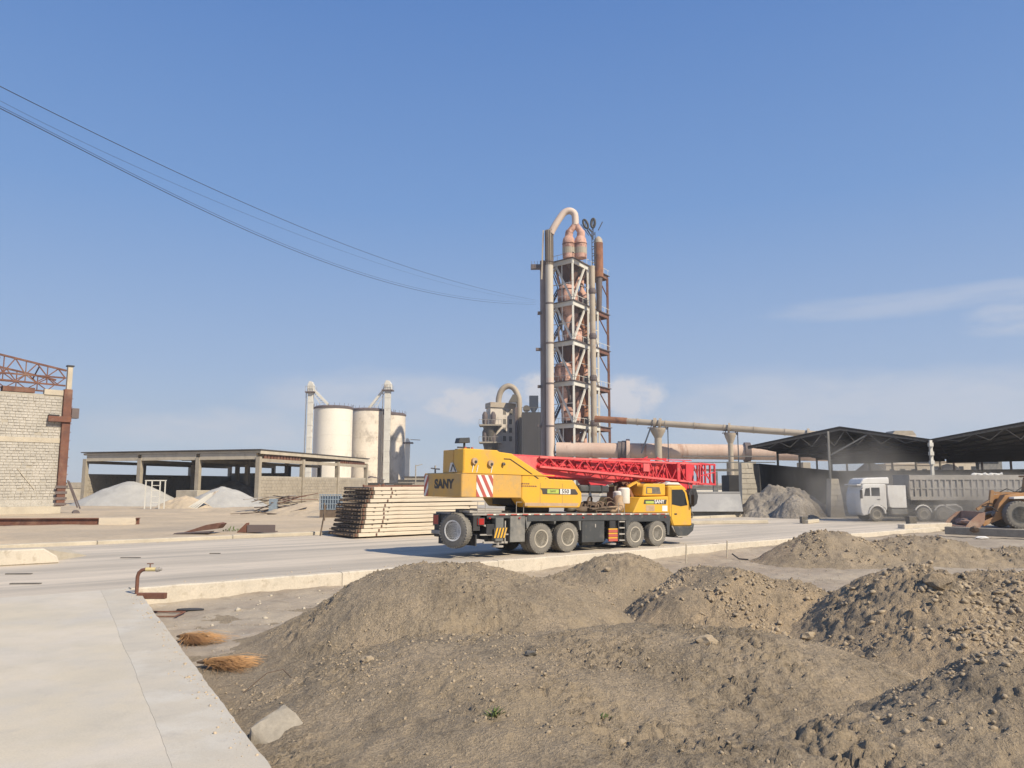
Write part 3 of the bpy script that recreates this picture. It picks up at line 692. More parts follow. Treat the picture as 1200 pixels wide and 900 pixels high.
# distant pale wall between the block wall and the shed
p = at(70, 566, 130); p.z = 0; q = at(118, 566, 128); q.z = 0
t = thing('boundary_wall', 'pale low wall seen between the block wall and the open shed', 'wall', p)
MB().box(0, 12, 0, .3, -.2, 1.9).build('wall', M['cream'], t); MB().box(-8, 12, -.1, .4, 1.9, 2.0).build('coping', M['shedc'], t)
t = thing('boundary_wall', 'far grey wall along the horizon at the left', 'wall', at(-50, 566, 210))
t.location.z = 0; MB().box(0, 110, 0, .4, 0, 2.9).build('wall', M['shedc'], t)

# ------------------------------------------------------------------ open shed with concrete columns
C0 = Vector((-29.5, 90, 0)); fx = Vector((-25.1, 9, 0)); sx = Vector((6.1, 34, 0))
FW, FD = fx.length, sx.length; fu = fx.normalized(); su = sx.normalized()
t = thing('open_shed', 'long open shed of raw concrete columns under a flat roof, gravel heaps inside', 'shed', C0)
def S(a, d, z): return fu * a + su * d + Vector((0, 0, z))
ZR = 6.55
def obox(name, m, a0, a1, d0, d1, z0, z1, parent=t, bevel=0):
    b = MB(); vs = [S(a, d, z) for z in (z0, z1) for d in (d0, d1) for a in (a0, a1)]
    b.add(vs, [(0, 2, 3, 1), (4, 5, 7, 6), (0, 1, 5, 4), (2, 6, 7, 3), (0, 4, 6, 2), (1, 3, 7, 5)])
    return b.build(name, m, parent, bevel=bevel)
cols = [0, 9.0, 17.2, FW]
for i, a in enumerate((0, 8.7, 17.7, FW)):
    for d in (0, 11.5, 23, FD):
        obox('column', M['shedc'], a - .28, a + .28, d - .28, d + .28, 0, ZR - .75)
for a0, a1 in ((.28, 8.42), (8.98, 17.42), (17.98, FW - .28)):
    obox('front_beam', M['cream'], a0, a1, -.2, .2, ZR - 1.05, ZR - .32)
for a in (0, 8.7, 17.7, FW):
    for d0, d1 in ((.28, 11.2), (11.8, 22.7), (23.3, FD - .3)):
        obox('side_beam', M['shedc'], a - .18, a + .18, d0, d1, ZR - 1.35, ZR - .95)
obox('corner_beam', M['cream'], -.25, FW + .25, -.26, .26, ZR - .30, ZR - .05)
obox('roof_slab', M['shed_roof'], -.5, FW + .5, -.5, FD + .5, ZR, ZR + .12)
for i in range(14):
    d = .6 + i * 2.55
    obox('roof_joist', M['shedc'], -.3, FW + .3, d - .1, d + .1, ZR - .4, ZR - .003)
obox('side_fascia', M['cream'], -.42, -.3, -.3, FD, ZR - .42, ZR - .04)
# brown slatted filling under the eave along the right side
for d0, d1 in ((1, 10.8), (23.6, 33.8)):
    for k in range(12):
        dd = d0 + (d1 - d0) * k / 12
        obox('infill_slat', M['rust'], -.16, -.04, dd, dd + (d1 - d0) / 12 * .72, ZR - 1.28, ZR - .5)
# right hand wall of blockwork, three bays with joints
def blockwork(a0, a1, d0, d1, z1):
    n = int(z1 / .38)
    o = obox('wall', M['mortar'], a0 + .03, a1 - .03, d0, d1, 0, z1)
    b = MB(); rn = random.Random(int(d0 * 10 + a1))
    for k in range(n):
        z = k * .38; al = d1 - d0 > a1 - a0
        s0, s1 = (d0, d1) if al else (a0, a1); x = s0 + (k % 2) * .4
        while x < s1 - .1:
            l = min(.8, s1 - x); pr = rn.uniform(0, .02)
            if al: c8 = [S(a, d, zz) for zz in (z, z + .345) for d in (x, x + l - .04) for a in (a0 - pr, a1 + pr)]
            else: c8 = [S(a, d, zz) for zz in (z, z + .345) for d in (d0 - pr, d1 + pr) for a in (x, x + l - .04)]
            b.add(c8, [(0, 2, 3, 1), (4, 5, 7, 6), (0, 1, 5, 4), (2, 6, 7, 3), (0, 4, 6, 2), (1, 3, 7, 5)]); x += l
    b.build('blocks', M['shedc'], o, fix=False, kind='stuff')
for d0, d1 in ((.3, 11.2), (11.8, 22.7), (23.3, FD - .3)): blockwork(-.12, .12, d0, d1, 3.55)
blockwork(FW - .12, FW + .12, .3, FD - .3, 3.9)
blockwork(14.5, FW - .3, FD - .12, FD + .12, 4.4)
blockwork(8.2, 8.9, 22.9, 23.1, 3.0)
obox('opening_frame', M['black'], 8.0, 8.3, 22.8, 23.1, 3.2, 5.2)
obox('low_platform', M['cream'], 6.5, 9.6, -3.0, -.4, 0, 1.9, bevel=.03)
# heaps in and around the shed
def heap(name, label, c, rx, ry, h, m, cat, seed, group=None, res=40, lump=.18, ang=0, pw=1.25):
    n = res; g = np.linspace(-1.25, 1.25, n * 2); X, Y = np.meshgrid(g, g)
    r = np.sqrt(X * X + Y * Y + .012); Zh = h * (1.08 - r ** pw)
    Zh = Zh + lump * h * .8 * fbm(X * 3 + c[0], Y * 3 + c[1], 1, 5, .58, seed) - .12
    Zh = np.maximum(Zh, -.35)
    ca, sa = math.cos(ang), math.sin(ang)
    o = grid_mesh(name, X * rx * ca - Y * ry * sa, X * rx * sa + Y * ry * ca, Zh, m); o.location = (c[0], c[1], c[2] if len(c) > 2 else 0)
    return tag(o, label, cat, group)
heap('gravel_heap', 'pale gravel heap spilling out of the left bay of the open shed', at(152, 583, 94).xy.to_3d(), 6.8, 4.2, 3.0, M['whitegravel'], 'gravel heap', 11, lump=.08)
heap('gravel_heap', 'whitish gravel heap before the right bay of the open shed', at(262, 590, 88).xy.to_3d(), 5.2, 3.5, 2.4, M['whitegravel'], 'gravel heap', 12, lump=.12)
heap('gravel_heap', 'dark grey heap deep inside the right bay of the open shed', at(275, 585, 104).xy.to_3d(), 6, 4, 3.2, M['gravel'], 'gravel heap', 13)
heap('sand_heap', 'sandy hump beside the shed wall, left of the panel stack', at(375, 603, 66).xy.to_3d(), 5.5, 3.6, 1.3, M['sand'], 'sand heap', 14, lump=.25)
heap('sand_heap', 'small tan heap under the steel frame in front of the shed', at(215, 595, 82).xy.to_3d(), 3.4, 2.4, 1.5, M['sand'], 'sand heap', 15, lump=.25)
heap('sand_heap', 'low sandy swell in front of the shed corner', at(300, 600, 74).xy.to_3d(), 9, 5, .7, M['sand'], 'sand heap', 16, lump=.4)
# steel frame by the shed
c = at(180, 598, 79); c.z = .1
t = thing('scaffold', 'small pale ladder frame standing in front of the shed', 'frame', c, .1)
b = MB()
for x in (-.9, -.3, .5, 1.0): b.beam((x, 0, 0), (x, 0, 2.9), .1)
b.build('post', M['lightsteel'], t)
b = MB()
for z in (.7, 1.3, 1.9, 2.4): b.beam((-.3, 0, z), (.5, 0, z), .07)
b.beam((-1, 0, 2.9), (1.1, 0, 2.9), .1); b.build('rung', M['lightsteel'], t)
b = MB()
for i in range(4): b.beam((2.9 + i * .3, 1, 0), (5.2 + i * .25, 1.3, 1.6 + .1 * i), .12)
b.build('leaning_plank', M['lightsteel'], t)
# scrap piles
def scrap(px, py, Y, label, n, L_, mats, seed, h=.9, name='scrap_pile'):
    rn = random.Random(seed); c = at(px, py, Y); c.z = .05
    t = thing(name, label, 'scrap', c)
    for i in range(n):
        a = rn.gauss(.1, .35); l = L_ * rn.uniform(.4, 1); x = rn.gauss(0, L_ * .35); y = rn.gauss(0, .5); z = rn.uniform(.1, h)
        d = Vector((math.cos(a), math.sin(a), rn.uniform(-.12, .3))) * l / 2; p = Vector((x, y, z))
        if z + d.z < 0: d.z = 0
        if rn.random() < .6: MB().beam(p - d, p + d, rn.uniform(.08, .3), .05).build('plank', M[rn.choice(mats)], t)
        else: MB().cyl(p - d, p + d, .05, n=6).build('bar', M[rn.choice(mats)], t)
    return t
t = scrap(330, 602, 70, 'tangle of planks and pipes dumped beside the shed wall', 26, 3.6, ('wood', 'rust', 'cream', 'dusty', 'pipe_dark'), 3, 1.6)
MB().box(-1.0, -.3, -.6, -.1, .2, 1.3).build('crate', M['bluegrey'], t)
t = scrap(310, 607, 64, 'flat rusty sheets lying in front of the plank tangle', 7, 4.2, ('rust', 'pipe_dark', 'wood'), 8, .25, 'scrap_sheets')
t = thing('scrap_sheets', 'dark rusty plates bent upwards behind the far kerb', 'scrap', gz(235, 627, 0)); t.location.z = .1
MB().prism([(-1.0, 0), (1.0, .25), (1.2, .5), (1.0, .55), (.4, .45), (-.5, .15)], -.3, .5).build('plate', M['rust'], t)
MB().prism([(-1.1, 0), (.8, .08), (.85, .14), (-1.0, .06)], -.9, -.3).build('plate', M['pipe_dark'], t)
t = thing('steel_channel', 'short dark rusty channel with an upturned end behind the far kerb', 'steel', gz(306, 626, 0)); t.location.z = .1
MB().box(-.75, .75, -.05, .02, 0, .4).box(-.75, .75, .02, .5, 0, .05).build('channel', M['pipe_dark'], t)
MB().prism([(-1.3, 0), (-.8, 0), (-.8, .5)], -.1, .4).build('bent_end', M['rust'], t)
# median kerb piece at the left
c = gz(70, 660, 0)
t = thing('kerb_block', 'thick cream concrete island kerb at the left edge of the road', 'kerb', c, ROAD_A)
b = MB().prism([(-14, 0), (0, 0), (-.1, .25), (-.5, .52), (-14, .55)], 0, .45); b.build('kerb_stone', M['kerb'], t, bevel=.04)
b = MB().slab([(-14, .452, .5), (-.5, .452, .48), (1.2, 2.6, .02), (1.0, 7.5, .02), (-14, 7.9, .4)], .6); b.build('island_top', M['cream'], t)

# ------------------------------------------------------------------ silos
def silo(px, Y, r, ztop, label, m):
    c = at(px, 560, Y); c.z = 0
    t = thing('silo', label, 'silo', c, 0, 'concrete silos behind the open shed')
    MB().lathe([(r, 0), (r, ztop)], n=40).build('wall', m, t, smooth=SM)
    MB().lathe([(r + .12, 0), (r + .16, .35), (r - .4, .7), (0.2, .9)], (0, 0, ztop), 40).build('roof', M['pipe_dark'], t)
    b = MB()
    for z in np.arange(3.5, ztop - 1, 3.4): b.lathe([(r + .012, 0), (r + .03, .02), (r + .03, .09), (r + .012, .11)], (0, 0, z), 40)
    b.build('casting_line', m, t)
    b = MB()
    for i in range(24):
        a = 2 * math.pi * i / 24; x, y = (r + .1) * math.cos(a), (r + .1) * math.sin(a)
        b.beam((x, y, ztop + .3), (x, y, ztop + 1.2), .06)
    b.build('rail_post', M['pipe_dark'], t, kind='stuff')
    return t, c
zs = at(389, 476.5, 176).z
silo(388.5, 180, 4.45, zs - .3, 'leftmost tall pale concrete silo, the cleanest of the four', M['silo'])
silo(429, 190, 4.5, at(429, 481, 186).z, 'second concrete silo from the left, patched near its top', M['silo_dirty'])
silo(441, 203, 4.4, at(441, 484, 199).z, 'brown shaded silo half hidden behind the right hand elevator', M['silo_dirty'])
silo(454.5, 192, 4.1, at(454, 486, 188).z, 'rightmost stained concrete silo', M['silo_dirty'])
def elevator(px, Y, w, py_top, label, spout_px, spout_py, side):
    c = at(px, 560, Y); c.z = 0; ht = at(px, py_top, Y).z
    t = thing('bucket_elevator', label, 'elevator', c, 0, 'bucket elevators beside the silos')
    MB().box(-w / 2, w / 2, -w / 2, w / 2, 0, ht - 3).build('shaft', M['lightsteel'], t, bevel=.05)
    b = MB()
    for z in np.arange(2.5, ht - 4, 2.6): MB().box(-w / 2 - .06, w / 2 + .06, -w / 2 - .06, w / 2 + .06, z, z + .18).build('flange', M['lightsteel'], t)
    MB().box(-w * .95, w * .95, -1.2, 1.2, ht - 3, ht - 2.75).build('platform', M['pipe_dark'], t)
    b = MB()
    for x in np.linspace(-w * .9, w * .9, 5):
        for y in (-1.15, 1.15): b.beam((x, y, ht - 2.75), (x, y, ht - 1.6), .07)
    b.beam((-w * .9, -1.15, ht - 1.6), (w * .9, -1.15, ht - 1.6), .07); b.build('railing', M['dusty'], t)
    MB().prism([(-w * .6, ht - 2.74), (w * .7, ht - 2.74), (w * .7, ht - 1.4), (w * .3, ht - .5), (-w * .3, ht - .4), (-w * .6, ht - 1.2)], -.7, .7).build('head', M['lightsteel'], t, bevel=.06)
    e = at(spout_px, spout_py, Y) - c
    MB().beam((side * w * .5, 0, ht - 2.2), (e.x, 0, e.z), .55, .55).build('spout', M['lightsteel'], t)
    b = MB(); b.beam((side * w * .5, 0, ht - 3.2), (e.x - side * 1.8, 0, e.z + .2), .12)
    for k in range(6):
        p = Vector((side * w * .5, 0, ht - 3.2)).lerp(Vector((e.x - side * 1.8, 0, e.z + .2)), k / 6); q = Vector((side * w * .5, 0, ht - 2.2)).lerp(e, (k + .5) / 6); q.y = 0
        b.beam(p, q, .09)
    b.build('spout_truss', M['lightsteel'], t)
    b = MB().beam((-w / 2 - .5, -.2, 0), (-w / 2 - .5, -.2, ht - 3), .08).beam((-w / 2 - .5, .3, 0), (-w / 2 - .5, .3, ht - 3), .08)
    for z in np.arange(1, ht - 3, 1.3): b.beam((-w / 2 - .5, -.2, z), (-w / 2 - .5, .3, z), .07)
    b.build('ladder', M['dusty'], t)
elevator(361, 172, 1.1, 445, 'left bucket elevator with a spout sloping down to the cleanest silo', 384.5, 474, 1)
elevator(452.5, 186.3, 1.4, 444, 'right bucket elevator in front of the stained silos, spout sloping left', 432, 479, -1)
c = at(477, 560, 186); c.z = 0
t = thing('small_elevator', 'short thin elevator with a cap right of the rightmost silo', 'elevator', c)
zt2 = at(477, 520, 186).z
MB().box(-.55, .55, -.5, .5, 0, zt2).build('shaft', M['lightsteel'], t); MB().box(-1.1, 1.3, -.8, .8, zt2, zt2 + .35).build('platform', M['pipe_dark'], t)
MB().prism([(-.5, zt2 + .35), (.6, zt2 + .35), (.2, zt2 + 1.3), (-.3, zt2 + 1.3)], -.5, .5).beam((.5, 0, zt2 + 1.0), (3, 0, zt2 + .9), .2).build('head', M['lightsteel'], t)
c = at(450, 560, 150); c.z = 0
t = thing('small_hut', 'small pale hut with white double gate at the foot of the silos', 'hut', c)
MB().box(-3.2, 5.0, 0, 4, 0, 2.6).build('wall', M['shedc'], t); MB().box(-3.6, 5.4, -.6, 4.3, 2.6, 2.8).build('roof', M['shed_roof'], t)
for x in (-1.2, .45): MB().box(x, x + 1.5, -.1, -.003, .1, 2.5).build('gate_leaf', M['white'], t)
c = at(436, 560, 152); c.z = 0
t = thing('canopy', 'small dark peaked canopy left of the hut gate', 'canopy', c)
MB().prism([(-2.3, 3.3), (-.2, 4.1), (2.6, 3.4), (-.2, 3.85)], -1, 1).build('roof', M['pipe_dark'], t)
for x in (-2, 2.2): MB().beam((x, 0, 0), (x, 0, 3.4), .15).build('post', M['shedc'], t)
c = at(487, 560, 140); c.z = 0
t = thing('lamp_post', 'thin pale post right of the silos', 'post', c)
MB().cyl((0, 0, 0), (0, 0, 6.0), .13, .09, 8).build('pole', M['shedc'], t); MB().beam((-.1, 0, 5.8), (1.2, 0, 6.1), .12).build('arm', M['shedc'], t)
for i, (px, w, h, dd, m, lab) in enumerate(((492, 9, 3.2, 160, 'shedc', 'low rough building with dark machinery right of the silos'), (505, 12, 4.0, 175, 'cream', 'low pale building behind the rear of the crane truck'))):
    c = at(px, 560, dd); c.z = 0; t = thing('low_building', lab, 'building', c)
    MB().box(-w / 2, w / 2, 0, 5, 0, h).build('wall', M[m], t); MB().box(-w / 2 - .2, w / 2 + .2, -.2, 5.2, h, h + .25).build('roof', M['shed_roof'], t)
    for x in np.linspace(-w / 2 + 1, w / 2 - 2, 3): MB().box(x, x + 1.1, -.06, .0 - .003, 1, 2.2).build('window', M['glass'], t)
for i, px in enumerate((474, 485)):
    c = at(px, 562, 120); c.z = 0
    o = MB().rock((0, 0, 1.0), 1.2, (1.3, 1, .8), sub=2).build('scrap_bundle', M['pipe_dark']); o.location = c; tag(o, ('left', 'right')[i] + ' dark round bundle behind the panel stack', 'scrap')

# ------------------------------------------------------------------ stacked cream panels by the road
c = uv(17.35, 35.5, 0); rn = random.Random(12); z = .06
ords = ['lowest', 'second lowest', 'third lowest', 'fourth from the bottom', 'fifth from the bottom', 'sixth from the bottom', 'sixth from the top', 'fifth from the top', 'fourth from the top', 'third from the top', 'second from the top', 'topmost']
hts = [.205, .20, .195, .205, .2, .195, .2, .205, .195, .20, .20, .195]
for i in range(12):
    dx = [0, .15, .3, .3, .35, .4, .4, .45, .55, .75, .85, .8][i] + rn.uniform(-.04, .04); hi = hts[i]
    ln = 7.2 + rn.uniform(-.3, .5)
    t = thing('precast_slab', ords[i] + ' of the long cream panels stacked beside the road', 'panel', c + U * dx + V * rn.uniform(-.05, .05) + Vector((0, 0, z)), ROAD_A + rn.uniform(-.006, .006), 'cream panels in the roadside stack')
    MB().box(0.3, ln, 0, 3.0, .022, hi).build('panel', M['panelc'], t, bevel=.012)
    MB().box(0.02, .295, .02, 2.95, .03, hi - .01).build('end_frame', M['wood'], t)
    b = MB()
    for y in np.linspace(.12, 2.8, 9): b.cyl((-.05 - rn.uniform(0, .1), y, hi * .5), (.02, y, hi * .5), .035, n=6)
    b.build('stub_bar', M['wood'], t, kind='stuff')
    for x in (.7, 1.5, ln - 1): MB().box(x, x + .09, -.04, 3.02, 0, .021).build('spacer', M['wood'], t)
    for x in (.1, 1.25): MB().box(x, x + .07, -.035, 0 - .002, .05, hi - .03).build('lifting_eye', M['rust'], t)
    z += hi + .003 + (.03 if i in (2, 7) else 0)
b = MB()
for x, y, zz in ((.9, .3, .12), (1.3, .9, .16), (.5, 1.6, .12), (2.2, .4, .08), (1.6, 2, .15)): b.cyl((x, y, 0), (x, y, zz), .05, n=6)
b.beam((.3, 1.2, .03), (5.4, .4, .06), .09); b.beam((2, .2, .03), (7.4, 1.0, .05), .07)
o = b.build('scrap_bar', M['rust']); o.location = c + U * .8 + Vector((0, 0, z)); o.rotation_euler = (0, 0, ROAD_A); tag(o, 'rusty bars and bolts lying on top of the panel stack', 'scrap')
b = MB()
b.beam((-.35, 3.15, 0), (-.1, 3.1, 1.6), .06).beam((-.25, 2.9, .8), (-.2, 3.1, 1.7), .05)
o = b.build('leaning_bar', M['wood']); o.location = c; o.rotation_euler = (0, 0, ROAD_A); tag(o, 'thin bar leaning against the left end of the panel stack', 'metal rod')
c = at(387, 592, 60); c.z = 0
t = thing('mesh_crate', 'blue grey mesh crate at the left behind the panel stack', 'crate', c)
b = MB()
for x in np.linspace(-.8, .8, 9): b.beam((x, 0, .7), (x, 0, 1.9), .07)
for z in (.75, 1.15, 1.5, 1.85): b.beam((-.85, 0, z), (.85, 0, z), .06)
b.build('mesh_front', M['bluegrey'], t); MB().box(-.75, .75, .1, .9, .7, 1.75).build('bundle', M['bluegrey'], t); MB().box(-.8, .8, 0, 1, 0, .69).build('base', M['wood'], t)

def smooth_path(pts, n=6):
    pts = [Vector(p) for p in pts]; out = []
    for i in range(len(pts) - 1):
        p0 = pts[max(i - 1, 0)]; p1 = pts[i]; p2 = pts[i + 1]; p3 = pts[min(i + 2, len(pts) - 1)]
        for k in range(n):
            u = k / n
            out.append(.5 * ((2 * p1) + (p2 - p0) * u + (2 * p0 - 5 * p1 + 4 * p2 - p3) * u * u + (3 * p1 - p0 - 3 * p2 + p3) * u ** 3))
    return out + [pts[-1]]
# ------------------------------------------------------------------ preheater tower
TN = at(673.5, 560, 155); TN.z = 0
tr = Vector((.53, .848, 0)); tl = Vector((-.75, .66, 0))
t = thing('preheater_tower', 'tallest tower, an open white steel frame full of faded red cyclones', 'tower', TN)
TT = t
def T(a, b_, z): return tr * a + tl * b_ + Vector((0, 0, z))
def tz(py): return at(673.5, py, 155).z
LV = [tz(y) for y in (546, 498.4, 448.5, 401, 354.4, 305)]
WL = 5.6; R1, R2, R3 = 7.0, 11.7, 16.9
ztop = LV[-1]
for a, b_ in ((0, 0), (0, WL), (R1, 0), (R1, WL), (R2, 0), (R2, WL)):
    MB().beam(T(a, b_, 0), T(a, b_, ztop), .42, .42).build('column', M['lightsteel'], t)
for a, b_ in ((R3, 0), (R3, WL)):
    MB().beam(T(a, b_, 0), T(a, b_, ztop), .5, .5).build('column', M['rust'], t)
for i, z in enumerate(LV):
    b = MB()
    for p, q in ((T(-.3, 0, z), T(R1, 0, z)), (T(0, 0, z), T(0, WL, z)), (T(R1, 0, z), T(R1, WL, z)), (T(0, WL, z), T(R1, WL, z)), (T(R1, 0, z), T(R2, 0, z))): b.beam(p, q, .35, .95)
    b.build('platform_beam', M['lightsteel'], t)
    b = MB()
    for p, q in ((T(R2, 0, z), T(R3, 0, z)), (T(R3, 0, z), T(R3, WL, z)), (T(R2, WL, z), T(R3, WL, z))): b.beam(p, q, .35, .8)
    b.build('platform_beam', M['rust'], t)
    b = MB().slab([T(-.5, -.5, z + .55), T(R3 + .4, -.5, z + .55), T(R3 + .4, WL + .5, z + .55), T(-.5, WL + .5, z + .55)], .15); b.build('floor_plate', M['pipe_dark'], t)
    b = MB()
    for k in range(9):
        b.beam(T(-.5 + k * 2.1, -.5, z + .55), T(-.5 + k * 2.1, -.5, z + 1.6), .07)
    for k in range(4): b.beam(T(-.5, -.5 + k * 2.1, z + .55), T(-.5, -.5 + k * 2.1, z + 1.6), .07)
    b.beam(T(-.5, -.5, z + 1.6), T(R3, -.5, z + 1.6), .08); b.beam(T(-.5, -.5, z + 1.6), T(-.5, WL + .3, z + 1.6), .08)
    b.build('railing', M['lightsteel'], t)
    z0 = LV[i - 1] if i else 0
    for p, q, mm in ((T(1.6, -.02, z - .4), T(.1, -.02, z0 + .6), 0), (T(R1 - 1.6, -.02, z - .4), T(.2, -.02, z0 + .6), 1), (T(-.02, WL - 1.2, z - .4), T(-.02, .2, z0 + .6), 1), (T(-.02, WL, z - 2.4), T(-.02, WL - 1.5, z - .5), 1), (T(R1 + .2, 0, z - .5), T(R2, 0, z0 + .6), 1), (T(R1, WL, z - .5), T(.2, WL, z0 + .6), 2), (T(R1 - .1, WL, z0 + .6), T(2, WL, z - .5), 2)):
        if mm: MB().beam(p, q, .34 if mm == 1 else .3, .34).build('brace', M['lightsteel'] if mm == 1 else M['pipe_dark'], t)
    b = MB().beam(T(R2, 0, z - .5), T(R3 - .2, 0, z - 4.2), .2); b.build('brace', M['rust'], t)
# cyclones, one or two on every floor
def cyclone(a, b_, z, r, hc, m1, m2):
    c = T(a, b_, z)
    o = MB().lathe([(r * .3, hc + r * .65), (r * .8, hc + r * .4), (r, hc), (r, .6)], c, 20).build('cyclone', m1, t, smooth=SM)
    MB().lathe([(r * .98, .6), (.55, -5.2), (.45, -7.4)], c, 18).build('cone', m2, o, smooth=SM)
    MB().lathe([(r * 1.03, hc - .1), (r * 1.06, hc), (r * 1.03, hc + .12)], c, 20).build('band', M['rust'], o)
k = 0
cyclone(2.3, 2.7, LV[4] + .6, 2.1, 2.8, M['pink'], M['pink']); cyclone(2.4, 2.7, LV[0] + .6, 2.0, 2.8, M['pink'], M['pink'])
cyclone(4.0, 2.4, LV[3] + .6, 2.0, 2.6, M['pink'], M['pink'])
cyclone(1.5, 3.5, LV[2] + .6, 1.9, 3.0, M['pink'], M['pink'])
cyclone(3.2, 2.6, LV[1] + .6, 2.0, 2.5, M['pink'], M['shadedvessel'])
cyclone(9.0, 2.6, LV[3] + .6, 1.7, 2.6, M['orange_rust'], M['shadedvessel'])
cyclone(9.2, 3.0, LV[4] + .6, 1.7, 2.2, M['pink'], M['shadedvessel'])
for i in range(1, 6):
    MB().lathe([(2.3, 0), (1.9, -1.9), (.9, -3.6), (.7, -5)], T(3.4, 3.0, LV[i] - .02), 18).build('hopper', M['shadedvessel'], t, smooth=SM)  # cones under each floor, their shade painted as a dark tone
for i in (1, 2, 3):
    MB().tube([T(7.6, 1.2, LV[i + 1] - .8), T(7.3, 1.3, LV[i + 1] - 3.5), T(5.6, 1.8, LV[i] + 2.4), T(4.4, 2.3, LV[i] + .8)], .85, 12).build('duct', M['orange_rust'], t, smooth=SM)
for i in (0, 1, 2, 3, 4):
    MB().tube([T(2.4, 1.5, LV[i] + .6), T(2.4, 1.5, LV[i] + 4.5), T(2.9, 1.9, LV[i + 1] - .5)], .45, 10).build('duct', M['pipe_dark' if i % 2 else 'orange_rust'], t, smooth=SM)
rn = random.Random(91)
for i in range(1, 6):
    z0, z1 = LV[i - 1] + .6, LV[i] - .1
    for k in range(3):
        a_, b_ = rn.uniform(.8, 6.4), rn.uniform(1.2, 4.8); r_ = rn.uniform(.14, .32)
        MB().tube(smooth_path([T(a_, b_, z0), T(a_ + rn.uniform(-.6, .6), b_, z0 + 2.5), T(min(6.6, max(.6, a_ + rn.uniform(-2.2, 2.2))), b_ + rn.uniform(-.8, .8), z1 - 2), T(min(6.6, max(.6, a_ + rn.uniform(-2.5, 2.5))), b_, z1)]), r_, 8).build('service_pipe', M[rn.choice(('pipe_dark', 'pipe_dark', 'rust', 'pink', 'hub'))], t, smooth=SM)
    c = T(8.4 + rn.uniform(-.5, .5), 2.2, z0); MB().lathe([(.9, 0), (1.15, .6), (1.15, 3.0), (.5, 4.2), (.4, z1 - z0)], c, 16).build('small_cyclone', M['pink' if i % 2 else 'orange_rust'], t, smooth=SM)
    MB().tube(smooth_path([T(8.4, 2.2, z1 - 1), T(6.8, 2.0, z1 - 1.6), T(5.4, 2.0, z1 - 3), T(4.8, 2.2, z0 + 1.5)]), .6, 12).build('duct', M['pink'], t, smooth=SM)
    MB().box(0, .9, 0, .7, 0, 1.6).build('control_box', M['hub'], t).location = T(5.6, .6, z0)
    MB().beam(T(0, WL * .5, z0), T(0, WL * .5, z1), .18).build('post', M['lightsteel'], t); MB().beam(T(R1 * .5, .1, z0 + 3.9), T(R1, .1, z0 + 3.9), .16).build('rail', M['dusty'], t)
for py_ in (330, 377, 424, 472, 520):
    z = tz(py_)
    MB().beam(T(0, 0, z), T(0, WL, z), .14).beam(T(R1, 0, z), T(R2, 0, z), .16).build('girt', M['lightsteel'], t)
MB().lathe([(1.2, 0), (1.2, 5.5)], T(5.0, 2, LV[0] - 4), 14).build('vessel', M['lightsteel'], t, smooth=SM)
# zigzag stair on the hidden left side shows between the pipe and the frame
b = MB()
for i in range(5):
    z0, z1 = LV[i] + .55, LV[i + 1] + .55; zm = (z0 + z1) / 2
    for off in (-.25, .25):
        b.beam(T(.3, WL + .6 + off, z0), T(4.2, WL + .6 + off, zm), .16); b.beam(T(4.2, WL + .6 + off, zm), T(.3, WL + .6 + off, z1), .16)
    for k in range(9): b.beam(T(.3 + k * .45, WL + .35, z0 + (zm - z0) * k / 9), T(.3 + k * .45, WL + .85, z0 + (zm - z0) * k / 9), .09)
b.build('stair', M['navy'], t)
# risers at left
def pipe_v(px, Y, r, py0, z0, m, name='riser_pipe', parent=t):
    c = at(px, 560, Y) - TN; c.z = 0; z1 = at(px, py0, Y).z
    o = MB().lathe([(r, z0), (r, z1)], c, 20).build(name, m, parent, smooth=SM)
    return o, c, z1
o, cL, zL = pipe_v(645.3, 155.5, .80, 311, 24, M['pipe_pale'])
MB().lathe([(.80, 0), (.80, 24)], cL, 20).build('lower_riser', M['pipe_pink'], t, smooth=SM)
b = MB()
for z in LV[1:]: b.lathe([(.84, 0), (.9, .05), (.9, .3), (.84, .35)], cL + Vector((0, 0, z - .3)), 18)
b.build('collar', M['pipe_dark'], o, smooth=SM)
o, cl2, _ = pipe_v(637.5, 157.5, .62, 306, 0, M['pipe_mauve'])
zs1 = at(645, 270, 155.5).z
MB().lathe([(.72, zL), (.72, zs1)], cL, 18).build('upper_pipe', M['pipe_tan'], t, smooth=SM)
b = MB()
for i in range(14):
    a = 6.28 * i / 14; b.beam(cL + Vector((.84 * math.cos(a), .84 * math.sin(a), zL)), cL + Vector((.84 * math.cos(a), .84 * math.sin(a), zs1)), .1)
b.build('lagging_slat', M['wood'], t, kind='stuff')
MB().beam(cL + Vector((-1.6, 0, zL - 3)), cL + Vector((-1.2, 0, zs1)), .3).build('upper_ladder', M['pipe_tan'], t)
g = lambda px, py, Y=155.5: at(px, py, Y) - TN
MB().tube(smooth_path([g(645.5, 274), g(648, 268.5), g(655, 257), g(661.5, 249), g(668, 247.2), g(673, 250.5), g(674.2, 257), g(674.2, 264)]), .72, 14).build('gooseneck_duct', M['pipe_pink'], t, smooth=1.2)
